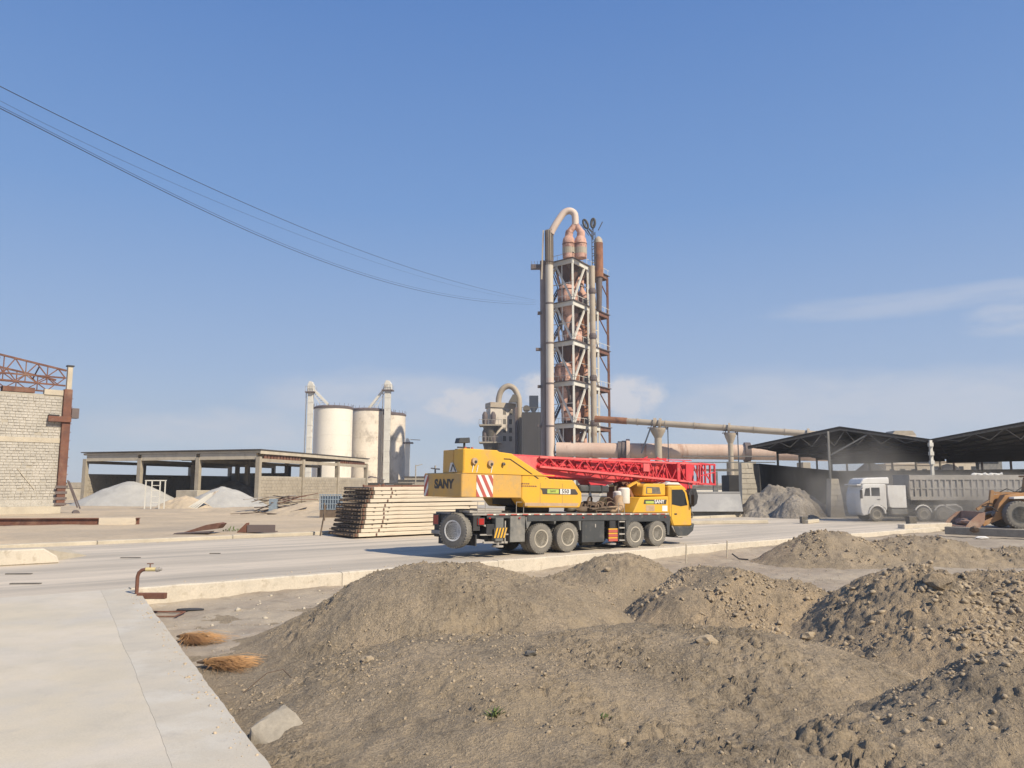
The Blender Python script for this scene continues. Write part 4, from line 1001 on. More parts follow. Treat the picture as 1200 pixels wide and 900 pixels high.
for px, s_ in ((666.5, -1), (680.5, 1)):
    MB().tube(smooth_path([g(674.2, 259), g(672.8 if s_ < 0 else 675.8, 265), g(667.5 if s_ < 0 else 680.5, 272), g(px, 279)]), [.62] * 6 + [.66] * 6 + [.85] * 6 + [1.05], 14).build('branch_duct', M['pink'], t, smooth=1.2)
    c = g(px, 300); zt3 = g(px, 277).z; zb = LV[-1] + .56
    o = MB().lathe([(1.25, zb), (1.3, zb + 1), (1.3, zt3 - 1.4), (1.15, zt3 - .5), (.75, zt3)], Vector((c.x, c.y, 0)), 20).build('top_cyclone', M['pink'], t, smooth=SM)
    MB().lathe([(1.32, 0), (1.38, .1), (1.32, .2)], Vector((c.x, c.y, zt3 - 1.8)), 20).build('band', M['rust'], o)
    MB().lathe([(1.31, 0), (1.315, 1.3)], Vector((c.x, c.y, zb + .9)), 20).build('skirt', M['shedc'], o)
# orange vessel at the top right
c = g(701.5, 300, 163); zb = LV[-2]
o = MB().lathe([(.98, LV[-1] - 1.5), (.98, g(701, 285, 163).z)], Vector((c.x, c.y, 0)), 18).build('rust_vessel', M['orange_rust'], t, smooth=SM)
zv = g(701, 285, 163).z; MB().lathe([(.99, zv), (.85, zv + .8), (.4, zv + 1.4), (.1, zv + 1.55)], Vector((c.x, c.y, 0)), 18).build('dome', M['pipe_tan'], o, smooth=SM)
MB().lathe([(.5, LV[-2]), (.75, LV[-1] - 1.5)], Vector((c.x, c.y, 0)), 14).build('lower_vessel', M['pipe_dark'], t, smooth=SM)
# thick tan pipe on the right front
o, cR, _ = pipe_v(697, 158.5, .62, 312, 3, M['pipe_tan'])
b = MB()
for py in (345, 398, 447, 500): b.lathe([(.64, 0), (.8, .4), (.8, .9), (.64, 1.3)], cR + Vector((0, 0, at(697, py, 158.5).z)), 16)
b.build('joint_box', M['pipe_dark'], o)
# mast with looping cables on top
b = MB()
cm = g(695.5, 300, 160); b.beam(Vector((cm.x - .3, cm.y, ztop)), Vector((cm.x - .3, cm.y, g(695, 272, 160).z)), .16); b.beam(Vector((cm.x + .4, cm.y, ztop)), Vector((cm.x + .4, cm.y, g(695, 272, 160).z)), .16)
for k in range(12):
    z = ztop + k * .75; b.beam(Vector((cm.x - .3, cm.y, z)), Vector((cm.x + .4, cm.y, z + .6 * (k % 2))), .12)
b.build('ladder_mast', M['black'], t)
def loop(px, py, rx, rz_, tilt):
    c = g(px, py, 160); pts = []
    for i in range(17):
        a = 2 * math.pi * i / 16; x, z = rx * math.cos(a), rz_ * math.sin(a)
        pts.append(c + Vector((x * math.cos(tilt) - z * math.sin(tilt), 0, x * math.sin(tilt) + z * math.cos(tilt))))
    MB().tube(pts, .26, 8, False).build('cable_loop', M['black'], t, smooth=SM)
    MB().beam(c + Vector((0, 0, -.8)), c + Vector((0, 0, .8)), .12).build('loop_bar', M['black'], t)
loop(686.3, 262.5, .42, 1.0, .35); loop(695, 261.5, .40, 1.0, -.08)
b = MB().beam(g(688, 269, 160), g(695, 280, 160), .25).beam(g(695, 267, 160), g(695, 280, 160), .2).beam(g(681, 263, 160), g(690, 276, 160), .14).beam(g(690, 268, 160), g(694, 272, 160), .3)
b.build('cable_bundle', M['black'], t)
MB().beam(g(701, 270, 160), g(706, 260, 160), .2).build('rod', M['navy'], t)
# little landings at the left
for py, w in ((313, 12), (367, 4), (409.5, 6), (453, 4), (499, 4)):
    p = g(634, py, 157); q = g(634 - w, py, 157)
    MB().beam(p, q, 1.2, .5 if w < 10 else .9).build('landing', M['pipe_dark'], t)
b = MB()
for px in (623.5, 627, 630): b.beam(g(px, 313, 156.4), g(px - .6, 306, 156.4), .08)
b.build('landing_rail', M['pipe_dark'], t)

# ------------------------------------------------------------------ kiln, long duct and piers
kc0 = at(652, 527, 156); kc1 = at(985, 531.5, 150)
ka = kc1 - kc0; kl = ka.length; r_k = 1.5
t = thing('rotary_kiln', 'huge horizontal rust stained kiln tube running right from the tower', 'kiln', (kc0.x, kc0.y, 0))
k0 = Vector((0, 0, kc0.z)); kd = ka.normalized()
MB().cyl(k0, k0 + kd * kl, r_k, n=40).build('shell', M['kiln'], t, smooth=SM)
b = MB()
for s_ in np.arange(4, kl, 3.1): b.cyl(k0 + kd * s_, k0 + kd * (s_ + .08), r_k + .02, n=32)
b.build('weld_band', M['kiln'], t, smooth=SM)
def kx(px): return (at(px, 529, 153) - Vector((kc0.x, kc0.y, 0))).x / kd.x
for px, rr, w, m in ((727.5, 1.85, .8, 'pipe_dark'), (737, 2.35, .7, 'kiln'), (733, 2.0, 1.0, 'pipe_dark'), (873.5, 1.95, 1.1, 'pipe_dark')):
    s_ = kx(px); MB().cyl(k0 + kd * (s_ - w / 2), k0 + kd * (s_ + w / 2), rr, n=40).build('girth_gear' if rr > 2.1 else 'riding_ring', M[m], t, smooth=SM)
for px, lab in ((733, 'concrete kiln pier hidden low behind the red boom'), (856.5, 'dark kiln pier standing left of the buttressed wall'), (936, 'kiln pier seen under the left shed roof'), (876, 'kiln pier carrying the right riding ring')):
    s_ = kx(px); p = k0 + kd * s_; o = MB().box(-.75, .75, -1.6, 1.6, 0, p.z - r_k - .35).build('kiln_pier', M['shedc'], None, bevel=.05)
    o.location = (kc0.x + p.x, kc0.y + p.y, 0); tag(o, lab, 'pier', 'piers under the kiln')
p0 = at(700, 491, 154); p1 = at(965, 509.5, 141)
t = thing('long_duct', 'long pale duct on supports crossing the sky above the kiln', 'duct', (p0.x, p0.y, 0))
d0 = Vector((0, 0, p0.z)); dd = Vector((p1.x - p0.x, p1.y - p0.y, p1.z - p0.z)); dl = dd.length; dd.normalize()
MB().cyl(d0 - dd * .5, d0 + dd * 6, .66, n=18).build('rusty_end', M['orange_rust'], t, smooth=SM)
MB().cyl(d0 + dd * 6, d0 + dd * dl, .60, n=18).build('duct', M['pipe_tan'], t, smooth=SM)
for s_ in np.arange(8, dl, 5.5): MB().cyl(d0 + dd * s_, d0 + dd * (s_ + .12), .72, n=18).build('flange', M['pipe_tan'], t, smooth=SM)
def dx_(px): return (at(px, 500, 148).x - p0.x) / dd.x
for px, w in ((770, .9), (776, .8), (851, .7), (932, .8)):
    s_ = dx_(px); MB().cyl(d0 + dd * (s_ - w / 4), d0 + dd * (s_ + w / 4), 1.0, n=18).build('saddle_ring', M['pipe_tan'], t, smooth=SM)
for px, rr, lab in ((773.5, 1.15, 'tan support column with a flared head under the long duct'), (852, .8, 'slimmer support with a forked head under the long duct')):
    s_ = dx_(px); p = d0 + dd * s_; zt = p.z - .68
    t2 = thing('duct_support', lab, 'support', (p0.x + p.x, p0.y + p.y, 0), 0, 'supports of the long duct')
    MB().lathe([(rr * .62, 0), (rr * .62, zt - 2.2)], n=16).build('column', M['pipe_tan'], t2, smooth=SM)
    MB().lathe([(rr * .62, zt - 2.2), (rr * 1.25, zt - .9), (rr * 1.35, zt - .5), (rr * 1.35, zt - .3)], n=16).build('head', M['pipe_tan'], t2, smooth=SM)
    b = MB().beam((-rr * 1.5, -.3, zt - .6), (-rr * .9, -.3, zt + .5), .14).beam((rr * 1.5, -.3, zt - .6), (rr * .9, -.3, zt + .5), .14).box(-rr * 1.7, rr * 1.7, -.6, .6, zt - .3, zt - .15)
    b.build('saddle', M['pipe_dark'], t2)
    b = MB().beam((rr * 1.6, -.5, zt - 7), (rr * 1.6, -.5, zt), .16)
    if px < 800:
        for o_ in (0, .6): b.beam((-rr * 1.4, -.5 - o_, zt - .4), (-rr * 3, -.5 - o_, zt - 5.2), .18)
    b.build('access_ladder', M['navy'], t2)

# ------------------------------------------------------------------ older tower and dark building behind the crane
c = at(590, 560, 200); c.z = 0; gg = lambda px, py, Y=200: at(px, py, Y) - c
t = thing('old_tower', 'old stained concrete tower with an arched duct on its roof behind the crane', 'tower', c)
x0, xm, x1 = gg(569.5, 500).x, gg(575, 500).x, gg(604, 500).x; zt = gg(588, 478).z
MB().add([(x0, 2, 0), (xm, -2, 0), (x1, 1, 0), (xm, 8, 0), (x0, 2, zt), (xm, -2, zt), (x1, 1, zt), (xm, 8, zt)], [(0, 1, 5, 4), (1, 2, 6, 5), (2, 3, 7, 6), (3, 0, 4, 7), (4, 5, 6, 7)]).build('wall', M['oldtower'], t)
o = MB().add([(x0 - .3, 2, zt), (xm, -2.4, zt), (x1 + .2, .8, zt), (xm, 8.3, zt), (x0 - .3, 2, zt + 1.3), (xm, -2.4, zt + 1.3), (x1 + .2, .8, zt + 1.3), (xm, 8.3, zt + 1.3)], [(0, 1, 5, 4), (1, 2, 6, 5), (2, 3, 7, 6), (3, 0, 4, 7), (4, 5, 6, 7), (3, 2, 1, 0)]).build('parapet', M['pipe_tan'], t)
for py in (486, 497, 507, 517):
    z = gg(594, py).z
    for k, fr in enumerate((.38, .62)):
        pa = Vector((xm, -2, z)).lerp(Vector((x1, 1, z)), fr + .12); pb = Vector((xm, -2, z)).lerp(Vector((x1, 1, z)), fr + .24); nrm = Vector((.35, -.95, 0)).normalized() * .05
        MB().add([pa + nrm, pb + nrm, pb + nrm + Vector((0, 0, 1.3)), pa + nrm + Vector((0, 0, 1.3)), pa - nrm, pb - nrm, pb - nrm + Vector((0, 0, 1.3)), pa - nrm + Vector((0, 0, 1.3))], [(0, 1, 2, 3), (4, 7, 6, 5), (0, 4, 5, 1), (3, 2, 6, 7), (0, 3, 7, 4), (1, 5, 6, 2)]).build('window', M['hub'], t)
for py, w0, w1 in ((500, 562, 588), (520, 562, 588)):
    p, q = gg(w0, py), gg(w1, py); MB().box(p.x, q.x, -3.8, 1.9, p.z, p.z + .35).build('balcony', M['shedc'], t)
    b = MB()
    for x in np.linspace(p.x, q.x, 8): b.beam((x, -3.7, p.z + .35), (x, -3.7, p.z + 1.6), .1)
    b.beam((p.x, -3.7, p.z + 1.6), (q.x, -3.7, p.z + 1.6), .1); b.build('railing', M['dusty'], t)
    MB().lathe([(2.0, -.01), (1.4, -2.6), (1.0, -3.6)], ((p.x + q.x) / 2, -1.3, p.z), 14).build('cone', M['hub'], t, smooth=SM)
    for k, xx in enumerate((.25, .62)): MB().lathe([(.55, 0), (.7, 1), (.7, 2.6), (.3, 3.4)], (p.x + (q.x - p.x) * xx, -1.8, p.z + .35), 12).build('vessel', M['pipe_dark'], t, smooth=SM)
MB().box(x0 + .4, xm - 1, -1.2, 1.8, 3, gg(575, 520).z).build('lower_wall', M['oldtower'], t)
MB().tube(smooth_path([gg(584.5, 478), gg(584.5, 467), gg(588, 457), gg(595, 452.5), gg(602, 455), gg(607, 464), gg(608.5, 476), gg(608.5, 536)]), [.75] * 43, 12).build('arched_duct', M['pipe_tan'], t, smooth=1.2)
MB().box(gg(603.5, 480).x, gg(606.5, 480).x, -1.8, -.6, 0, gg(603, 478).z).build('dark_riser', M['pipe_dark'], t)
MB().prism([(gg(596, 470).x, gg(596, 472).z), (gg(606, 470).x, gg(606, 472).z), (gg(606, 464).x, gg(606, 464).z), (gg(601, 463).x, gg(601, 463).z)], -2, 0).build('hood', M['hub'], t)
c = at(624, 560, 190); c.z = 0; gg = lambda px, py, Y=190: at(px, py, Y) - c
t = thing('dark_building', 'plain dark clad building between the old tower and the tall tower', 'building', c)
x0, x1, zt = gg(611.5, 500).x, gg(650, 500).x, gg(620, 483).z
MB().box(x0, x1, 0, 9, 0, zt).build('wall', M['darkbuild'], t)
b = MB()
for x in np.arange(x0 + .4, x1, .7): b.box(x, x + .08, -.07, -.001, 0, zt)
b.build('cladding_rib', M['darkbuild'], t, kind='stuff')
b = MB()
for x in np.linspace(x0, x1, 9): b.beam((x, -.1, zt), (x, -.1, zt + 1.2), .1)
b.beam((x0, -.1, zt + 1.2), (x1, -.1, zt + 1.2), .1); b.build('roof_rail', M['hub'], t)
xa, xb, zb, za = gg(620.5, 470).x, gg(631, 470).x, gg(625, 476).z, gg(625, 463).z
MB().box(xa, xb, 1, 3.4, zb, za).build('hopper', M['navy'], t); MB().prism([(xa, zb), (xb, zb), ((xa + xb) / 2 + .3, zt), ((xa + xb) / 2 - .3, zt)], 1, 3.4).build('hopper_cone', M['navy'], t)
MB().lathe([(.9, 0), (.75, .1)], (gg(617, 480).x, .5, zt + .9), 14, 'y').build('fan_housing', M['hub'], t)

# ------------------------------------------------------------------ sheds at the right
SL = Vector((20.8, 68, 0)); SW = 14.2; SD = 49.
t = thing('dark_roofed_shed', 'wide open shed with black sheeted gable roof over the gravel heaps, left of the two', 'shed', SL)
def Q(a, d, z): return EE * a + W * d + Vector((0, 0, z))
ze, zr, zp = 6.0, 6.2, 7.45
def shed_roof(t, a0, ap, a1, zl, zpk, zr_, dz=0):
    for (aa, za, ab, zb, nm) in ((a0, zl, ap, zpk, 'roof_slope'), (ap, zpk, a1, zr_, 'roof_slope')):
        n = 12
        for i in range(n):
            d_0, d_1 = SD * i / n, SD * (i + 1) / n - .06; w = .03 * (i % 2)
            MB().slab([Q(aa, d_0, za + w), Q(ab, d_0, zb + w), Q(ab, d_1, zb + w), Q(aa, d_1, za + w)], .12).build('roof_sheet', M['darkroof'], t)
    for d in (0.15, 12, 24, 36, SD - .3):
        b = MB(); d > 1 and b.beam(Q(a0, d, zl - .25), Q(a1, d, zr_ - .25), .16, .16); b.beam(Q(a0, d, zl - .2), Q(ap, d, zpk - .25), .16, .16); b.beam(Q(ap, d, zpk - .25), Q(a1, d, zr_ - .2), .16, .16)
        n = 8
        for i in range(n):
            f = i / n; f2 = (i + .5) / n; f3 = (i + 1) / n
            def zz(f): 
                a = a0 + (a1 - a0) * f; return (zl + (zpk - zl) * (a - a0) / (ap - a0) if a < ap else zpk + (zr_ - zpk) * (a - ap) / (a1 - ap)) - .25
            zb_ = lambda f: zl - .25 + (zr_ - zl) * f
            b.beam(Q(a0 + (a1 - a0) * f, d, zb_(f)), Q(a0 + (a1 - a0) * f2, d, zz(f2)), .05); b.beam(Q(a0 + (a1 - a0) * f2, d, zz(f2)), Q(a0 + (a1 - a0) * f3, d, zb_(f3)), .05)
        b.build('truss', M['darkroof' if d > 1 else 'hub'], t)
shed_roof(t, 0, 7.6, SW, ze, zp, zr)
b = MB(); b.add([Q(.1, SD, ze - .6), Q(SW, SD, zr - .6), Q(SW, SD, zr), Q(7.6, SD, zp), Q(.1, SD, ze), Q(.1, SD + .15, ze - .6), Q(SW, SD + .15, zr - .6), Q(SW, SD + .15, zr), Q(7.6, SD + .15, zp), Q(.1, SD + .15, ze)], [(0, 1, 2, 3, 4), (9, 8, 7, 6, 5), (0, 5, 6, 1)]); b.build('end_gable', M['darkroof'], t)
for d in (12, 24, 36, SD - .3): MB().beam(Q(.1, d, 3), Q(.1, d, ze - .3), .18).build('post', M['hub'], t)
for a in np.arange(2, SW, 2.9): MB().beam(Q(a, SD + .6, 4.4), Q(a, SD + .6, 6.1), .2).build('post', M['hub'], t)
zc = at(973, 530, 64).z
p = at(973, 560, 64.5) - SL
MB().beam(Vector((p.x, p.y, 0)), Vector((p.x, p.y, zp - .4)), .16).build('front_post', M['greylight'], t)
MB().beam(Vector((p.x, p.y, 5.0)), Q(9.6, .15, zr + .45), .12).build('knee_brace', M['greylight'], t)
MB().beam(Q(SW, 0, 0), Q(SW, 0, zr - .1), .2).build('corner_post', M['lightsteel'], t)
for z in (4.2, 4.9, 5.6): MB().beam(Q(SW, -.1, z), Q(SW, -.1, z + .3), .3).build('clamp', M['lightsteel'], t)
t = thing('dark_roofed_shed', 'second black roofed shed cut off by the right edge of the picture', 'shed', SL)
MB().slab([Q(SW - .3, 0, zr - .14), Q(SW + .5, 0, zr - .14), Q(SW + .5, SD, zr - .14), Q(SW - .3, SD, zr - .14)], .08).build('valley_gutter', M['darkroof'], t)
shed_roof(t, SW + .02, SW + 8, SW + 16, zr, 7.65, 6.4)
MB().add([Q(SW + .15, SD, ze - .6), Q(SW + 16, SD, zr - .6), Q(SW + 16, SD, 6.4), Q(SW + 8, SD, 7.65), Q(SW + .15, SD, 6.2), Q(SW + .15, SD + .15, ze - .6), Q(SW + 16, SD + .15, zr - .6), Q(SW + 16, SD + .15, 6.4), Q(SW + 8, SD + .15, 7.65), Q(SW + .15, SD + .15, 6.2)], [(0, 1, 2, 3, 4), (9, 8, 7, 6, 5), (0, 5, 6, 1)]).build('end_gable', M['darkroof'], t)
for a in np.arange(SW + 1, SW + 34, 3.2): MB().beam(Q(a, SD + .6, 4.4), Q(a, SD + .6, 6.1), .2).build('post', M['pipe_dark'], t)
MB().beam(Q(SW + 16, 0, 0), Q(SW + 16, 0, 6.1), .3).build('corner_post', M['lightsteel'], t)
# retaining walls, black with dust
t = thing('retaining_wall', 'long coal blackened retaining wall under the left shed roof with pale buttresses', 'wall', SL)
MB().add([Q(.3, .5, 0), Q(.8, .5, 0), Q(.8, SD + 2, 0), Q(.3, SD + 2, 0), Q(.3, .5, 4.45), Q(.8, .5, 4.45), Q(.8, SD + 2, 4.45), Q(.3, SD + 2, 4.45)], [(3, 2, 1, 0), (4, 5, 6, 7), (0, 1, 5, 4), (1, 2, 6, 5), (2, 3, 7, 6), (3, 0, 4, 7)]).build('side_wall', M['coal'], t)
MB().add([Q(.8, SD + 1, 0), Q(48, SD + 1, 0), Q(48, SD + 1.5, 0), Q(.8, SD + 1.5, 0), Q(.8, SD + 1, 4.45), Q(48, SD + 1, 4.6), Q(48, SD + 1.5, 4.6), Q(.8, SD + 1.5, 4.45)], [(3, 2, 1, 0), (4, 5, 6, 7), (0, 1, 5, 4), (1, 2, 6, 5), (2, 3, 7, 6), (3, 0, 4, 7)]).build('back_wall', M['coal'], t)
def buttress(px0, px1, pxt0, pxt1, pyt, Y, label):
    p0 = at(px0, 600, Y); p1 = at(px1, 600, Y + .0); zt = at(px0, pyt, Y).z
    q0 = at(pxt0, 600, Y); q1 = at(pxt1, 600, Y)
    t = thing('buttress', label, 'buttress', (p0.x, Y, 0))
    w = p1.x - p0.x; a, c = q0.x - p0.x, q1.x - p0.x
    MB().prism([(0, -.1), (w, -.1), (c, zt), (a, zt)], -.0, .9).build('core', M['cream'], t)
    b = MB(); n = int(zt / .42)
    for k in range(n):
        f0, f1 = k / n, (k + 1) / n - .012
        l0 = a * f0; r0 = w + (c - w) * f0; l1 = a * f1; r1 = w + (c - w) * f1
        m_ = (k % 2) * .25 + .35
        for (s0, s1) in ((0, m_), (m_ + .015, 1)):
            b.prism([(l0 + (r0 - l0) * s0, zt * f0), (l0 + (r0 - l0) * s1, zt * f0), (l1 + (r1 - l1) * s1, zt * f1), (l1 + (r1 - l1) * s0, zt * f1)], -.03 - .015 * ((k * 7 + int(s0 * 9)) % 3), -.001)
    b.build('facing_block', M['cream'], t)
buttress(870, 893.5, 871, 883, 542.5, 68.2, 'tall pale block buttress at the left end of the black wall')
buttress(973, 990.5, 976, 984.5, 561, 63, 'shorter pale buttress just left of the white truck cab')
# pale metal bin left of the buttress
p = gz(812, 606, 0); q = gz(861, 604.5, 0); q.y = p.y
t = thing('metal_bin', 'large pale grey sloping metal trough behind the crane truck cab', 'metal bin', (p.x, p.y, 0))
w = q.x - p.x; zt = at(840, 577, p.y + 1).z; wt = at(868, 577, p.y + 1).x - p.x
MB().add([(-2, 0, .45), (w, 0, .45), (wt, 1.2, zt), (-2, 1.2, zt), (-2, 3, .45), (w, 3, .45), (wt, 1.9, zt), (-2, 1.9, zt)], [(0, 1, 2, 3), (5, 4, 7, 6), (1, 5, 6, 2), (4, 0, 3, 7), (3, 2, 6, 7), (0, 4, 5, 1)]).build('trough', M['palemetal'], t)
MB().box(-2, w - .1, .25, 2.7, .1, .44).build('base_frame', M['hub'], t); MB().beam((-2, 1.15, zt), (wt, 1.15, zt), .12).build('rim', M['palemetal'], t)
for x in (-1.5, w - .6): MB().box(x, x + .3, .4, 2.5, -.02, .1).build('foot', M['hub'], t)
# dark store and frames behind it
c = at(864, 560, 84); c.z = 0
t = thing('dark_store', 'dark open store beneath the kiln left of the buttressed wall', 'store', c)
MB().box(-.9, 2.2, 0, 3, 0, 3.6).build('wall', M['coal'], t)
b = MB(); 
for x in np.linspace(-.2, 1.6, 8): b.beam((x, -1, .6), (x, -1, 1.6), .06)
b.beam((-.3, -1, 1.6), (1.7, -1, 1.6), .06).beam((-.3, -1, .7), (1.7, -1, .7), .06); b.build('rail', M['dusty'], t)
c = at(838, 560, 100); c.z = 0
t = thing('gantry', 'grey column and cross beam under the kiln behind the boom tip', 'frame', c)
MB().beam((0, 0, 0), (0, 0, 4.2), .55).build('column', M['greylight'], t); MB().beam((-3, 0, 4.4), (3.2, 0, 4.4), .3).build('beam', M['hub'], t)
MB().beam((-4, .5, 6.2), (8, .5, 6.2), .12).beam((-4, .5, 5.4), (8, .5, 5.4), .12).build('rail', M['greylight'], t)
c = at(822, 560, 112); c.z = 0
t = thing('low_building', 'low white building behind the pale trough', 'building', c)
MB().box(-3, 3.5, 0, 5, 0, 2.1).build('wall', M['silo'], t); MB().box(-3.2, 3.7, -.3, 5.2, 2.1, 2.4).build('roof', M['greylight'], t)
MB().box(3.6, 8.5, 2, 6, 0, 1.5).build('annex', M['pink'], t)
# heaps under the sheds
heap('gravel_heap', 'big grey gravel heap against the black wall in the shed', gz(934, 607, 0) + Vector((0, 3.4, 0)), 4.2, 3.4, 2.95, M['gravel'], 'gravel heap', 21, lump=.34, pw=1.05, res=60)
heap('gravel_heap', 'small rounded heap in front of the big grey gravel heap', gz(938, 607.5, 0) + Vector((0, .8, 0)), 1.9, 1.6, 1.75, M['gravel'], 'gravel heap', 22, lump=.2, pw=1.9)
heap('gravel_heap', 'low spread of gravel left of the tall buttress', gz(856, 606, 0) + Vector((0, 2.5, 0)), 2.0, 1.6, 2.2, M['gravel'], 'gravel heap', 23, lump=.1, pw=1.0)
heap('coal_heap', 'black coal heap topping the back wall above the trailer', at(1112, 560, 128).xy.to_3d(), 7, 5, 6.0, M['coal'], 'coal heap', 24, lump=.1)
heap('coal_heap', 'black coal heap behind the white truck cab', at(1020, 560, 126).xy.to_3d(), 6, 5, 6.2, M['coal'], 'coal heap', 25, lump=.1)
# structures showing between the black wall and the roof
rn = random.Random(31)
for i, (px, w, h, mm, lab) in enumerate(((985, 8, 5.2, 'silo', 'pale building behind the black wall, left of the white truck'), (1065, 10, 6.8, 'shedc', 'tan building behind the back wall, above the trailer front'), (1120, 11, 7.4, 'cream', 'cream building behind the back wall, above the trailer middle'), (1160, 6, 9.5, 'greylight', 'grey tall building behind the back wall near the right edge'), (925, 9, 4.6, 'silo', 'white building beyond the kiln, under the left shed eave'))):
    c = at(px, 560, 175); c.z = 0; t = thing('far_building', lab, 'building', c)
    MB().box(-w / 2, w / 2, 0, 6, 0, h).build('wall', M[mm], t); MB().box(-w / 2 - .2, w / 2 + .2, -.2, 6.2, h, h + .3).build('roof', M['pipe_tan'], t)
    for x in np.linspace(-w / 2 + .8, w / 2 - 1.8, 4): MB().box(x, x + 1, -.08, -.003, h - 2.4, h - .9).build('window', M['glass'], t)
c = at(1062, 560, 210); c.z = 0
t = thing('roof_tank', 'tan boxy head house rising above the shed roof valley', 'building', c)
zz_ = at(1062, 506, 210).z; MB().box(-3.4, 3.4, 0, 5, 0, zz_ - 1).build('wall', M['oldtower'], t); MB().prism([(-3.4, zz_ - 1), (3.6, zz_ - 1), (2.6, zz_ + .3), (-2.2, zz_ + .3)], 0, 5).build('roof', M['shedc'], t)
# kerb pieces on the far side of the road at right
for px0, px1, py, w, lab in ((800, 899, 612.5, .35, 'long pale kerb piece across the road, right of the crane truck'), (944, 957, 611.5, .4, 'short pale kerb stub in front of the gravel heap')):
    p, q = gz(px0, py + 2.2, 0), gz(px1, py + .6, 0)
    b = MB().beam((p + q) / 2 - (q - p) / 2 + Vector((0, 0, .12)), (p + q) / 2 + (q - p) / 2 + Vector((0, 0, .12)), w, .24); o = b.build('kerb', M['cream'], bevel=.03); tag(o, lab, 'kerb')
for px, py, s_, lab in ((942, 613.5, .42, 'small dark concrete post on the far road edge before the gravel heap'), (1068, 615, .5, 'small dark box on the kerb in front of the dusty truck wheels')):
    p = gz(px, py, 0); o = MB().box(-s_ / 2, s_ / 2, -s_ / 2, s_ / 2, 0, s_ * 1.05).build('dark_block', M['hub'], bevel=.02); o.location = p + Vector((0, 0, .03)); tag(o, lab, 'block')
p, q = gz(1056, 619.5, 0), gz(1112, 617.5, 0)
o = MB().beam(p + Vector((0, 0, .05)), q + Vector((0, 0, .05)), .5, .42).build('kerb', M['kerb'], bevel=.03); tag(o, 'raised cream kerb left of the grey concrete beam', 'kerb')
# grey concrete beam and cloth heap
p, q = gz(1107, 624, -.1), gz(1330, 634, -.1)
t = thing('concrete_barrier', 'long grey concrete beam lying in front of the wheel loader', 'beam', (p.x, p.y, -.1), math.atan2(q.y - p.y, q.x - p.x))
MB().box(0, 5.3, 0, .4, -.1, .34).build('beam', M['chunkc'], t, bevel=.03); MB().box(5.33, 12, 0.03, .4, -.1, .33).build('beam', M['chunkc'], t, bevel=.03)
MB().rock((1.6, -.1, .25), .25, (1, .6, .8)).build('cloth', M['wood'], t)
o = MB().rock((0, 0, .05), .3, (1.4, .7, .35)).build('paper_scrap', M['white']); o.location = gz(1150, 631, -.25); tag(o, 'crumpled pale scrap on the dirt in front of the concrete beam', 'litter')
for px, py, h, lab in ((804, 660, .75, 'thin pale stake left of the leaning stick'), (852, 653, .7, 'short pale stake stuck in the dirt by the kerb')):
    p = hit(px, py) ; o = MB().cyl((0, 0, -.1), (.03, 0, h), .03, n=6).build('stake', M['cream']); o.location = p; tag(o, lab, 'stake', 'stakes in the dirt')
p = hit(858, 656); o = MB().tube([(0, 0, .25), (.25, -.1, .05), (.6, -.25, .03)], .03, 6).build('stick', M['black']); o.location = p; tag(o, 'dark bent stick on the dirt beside the short stake', 'stick')

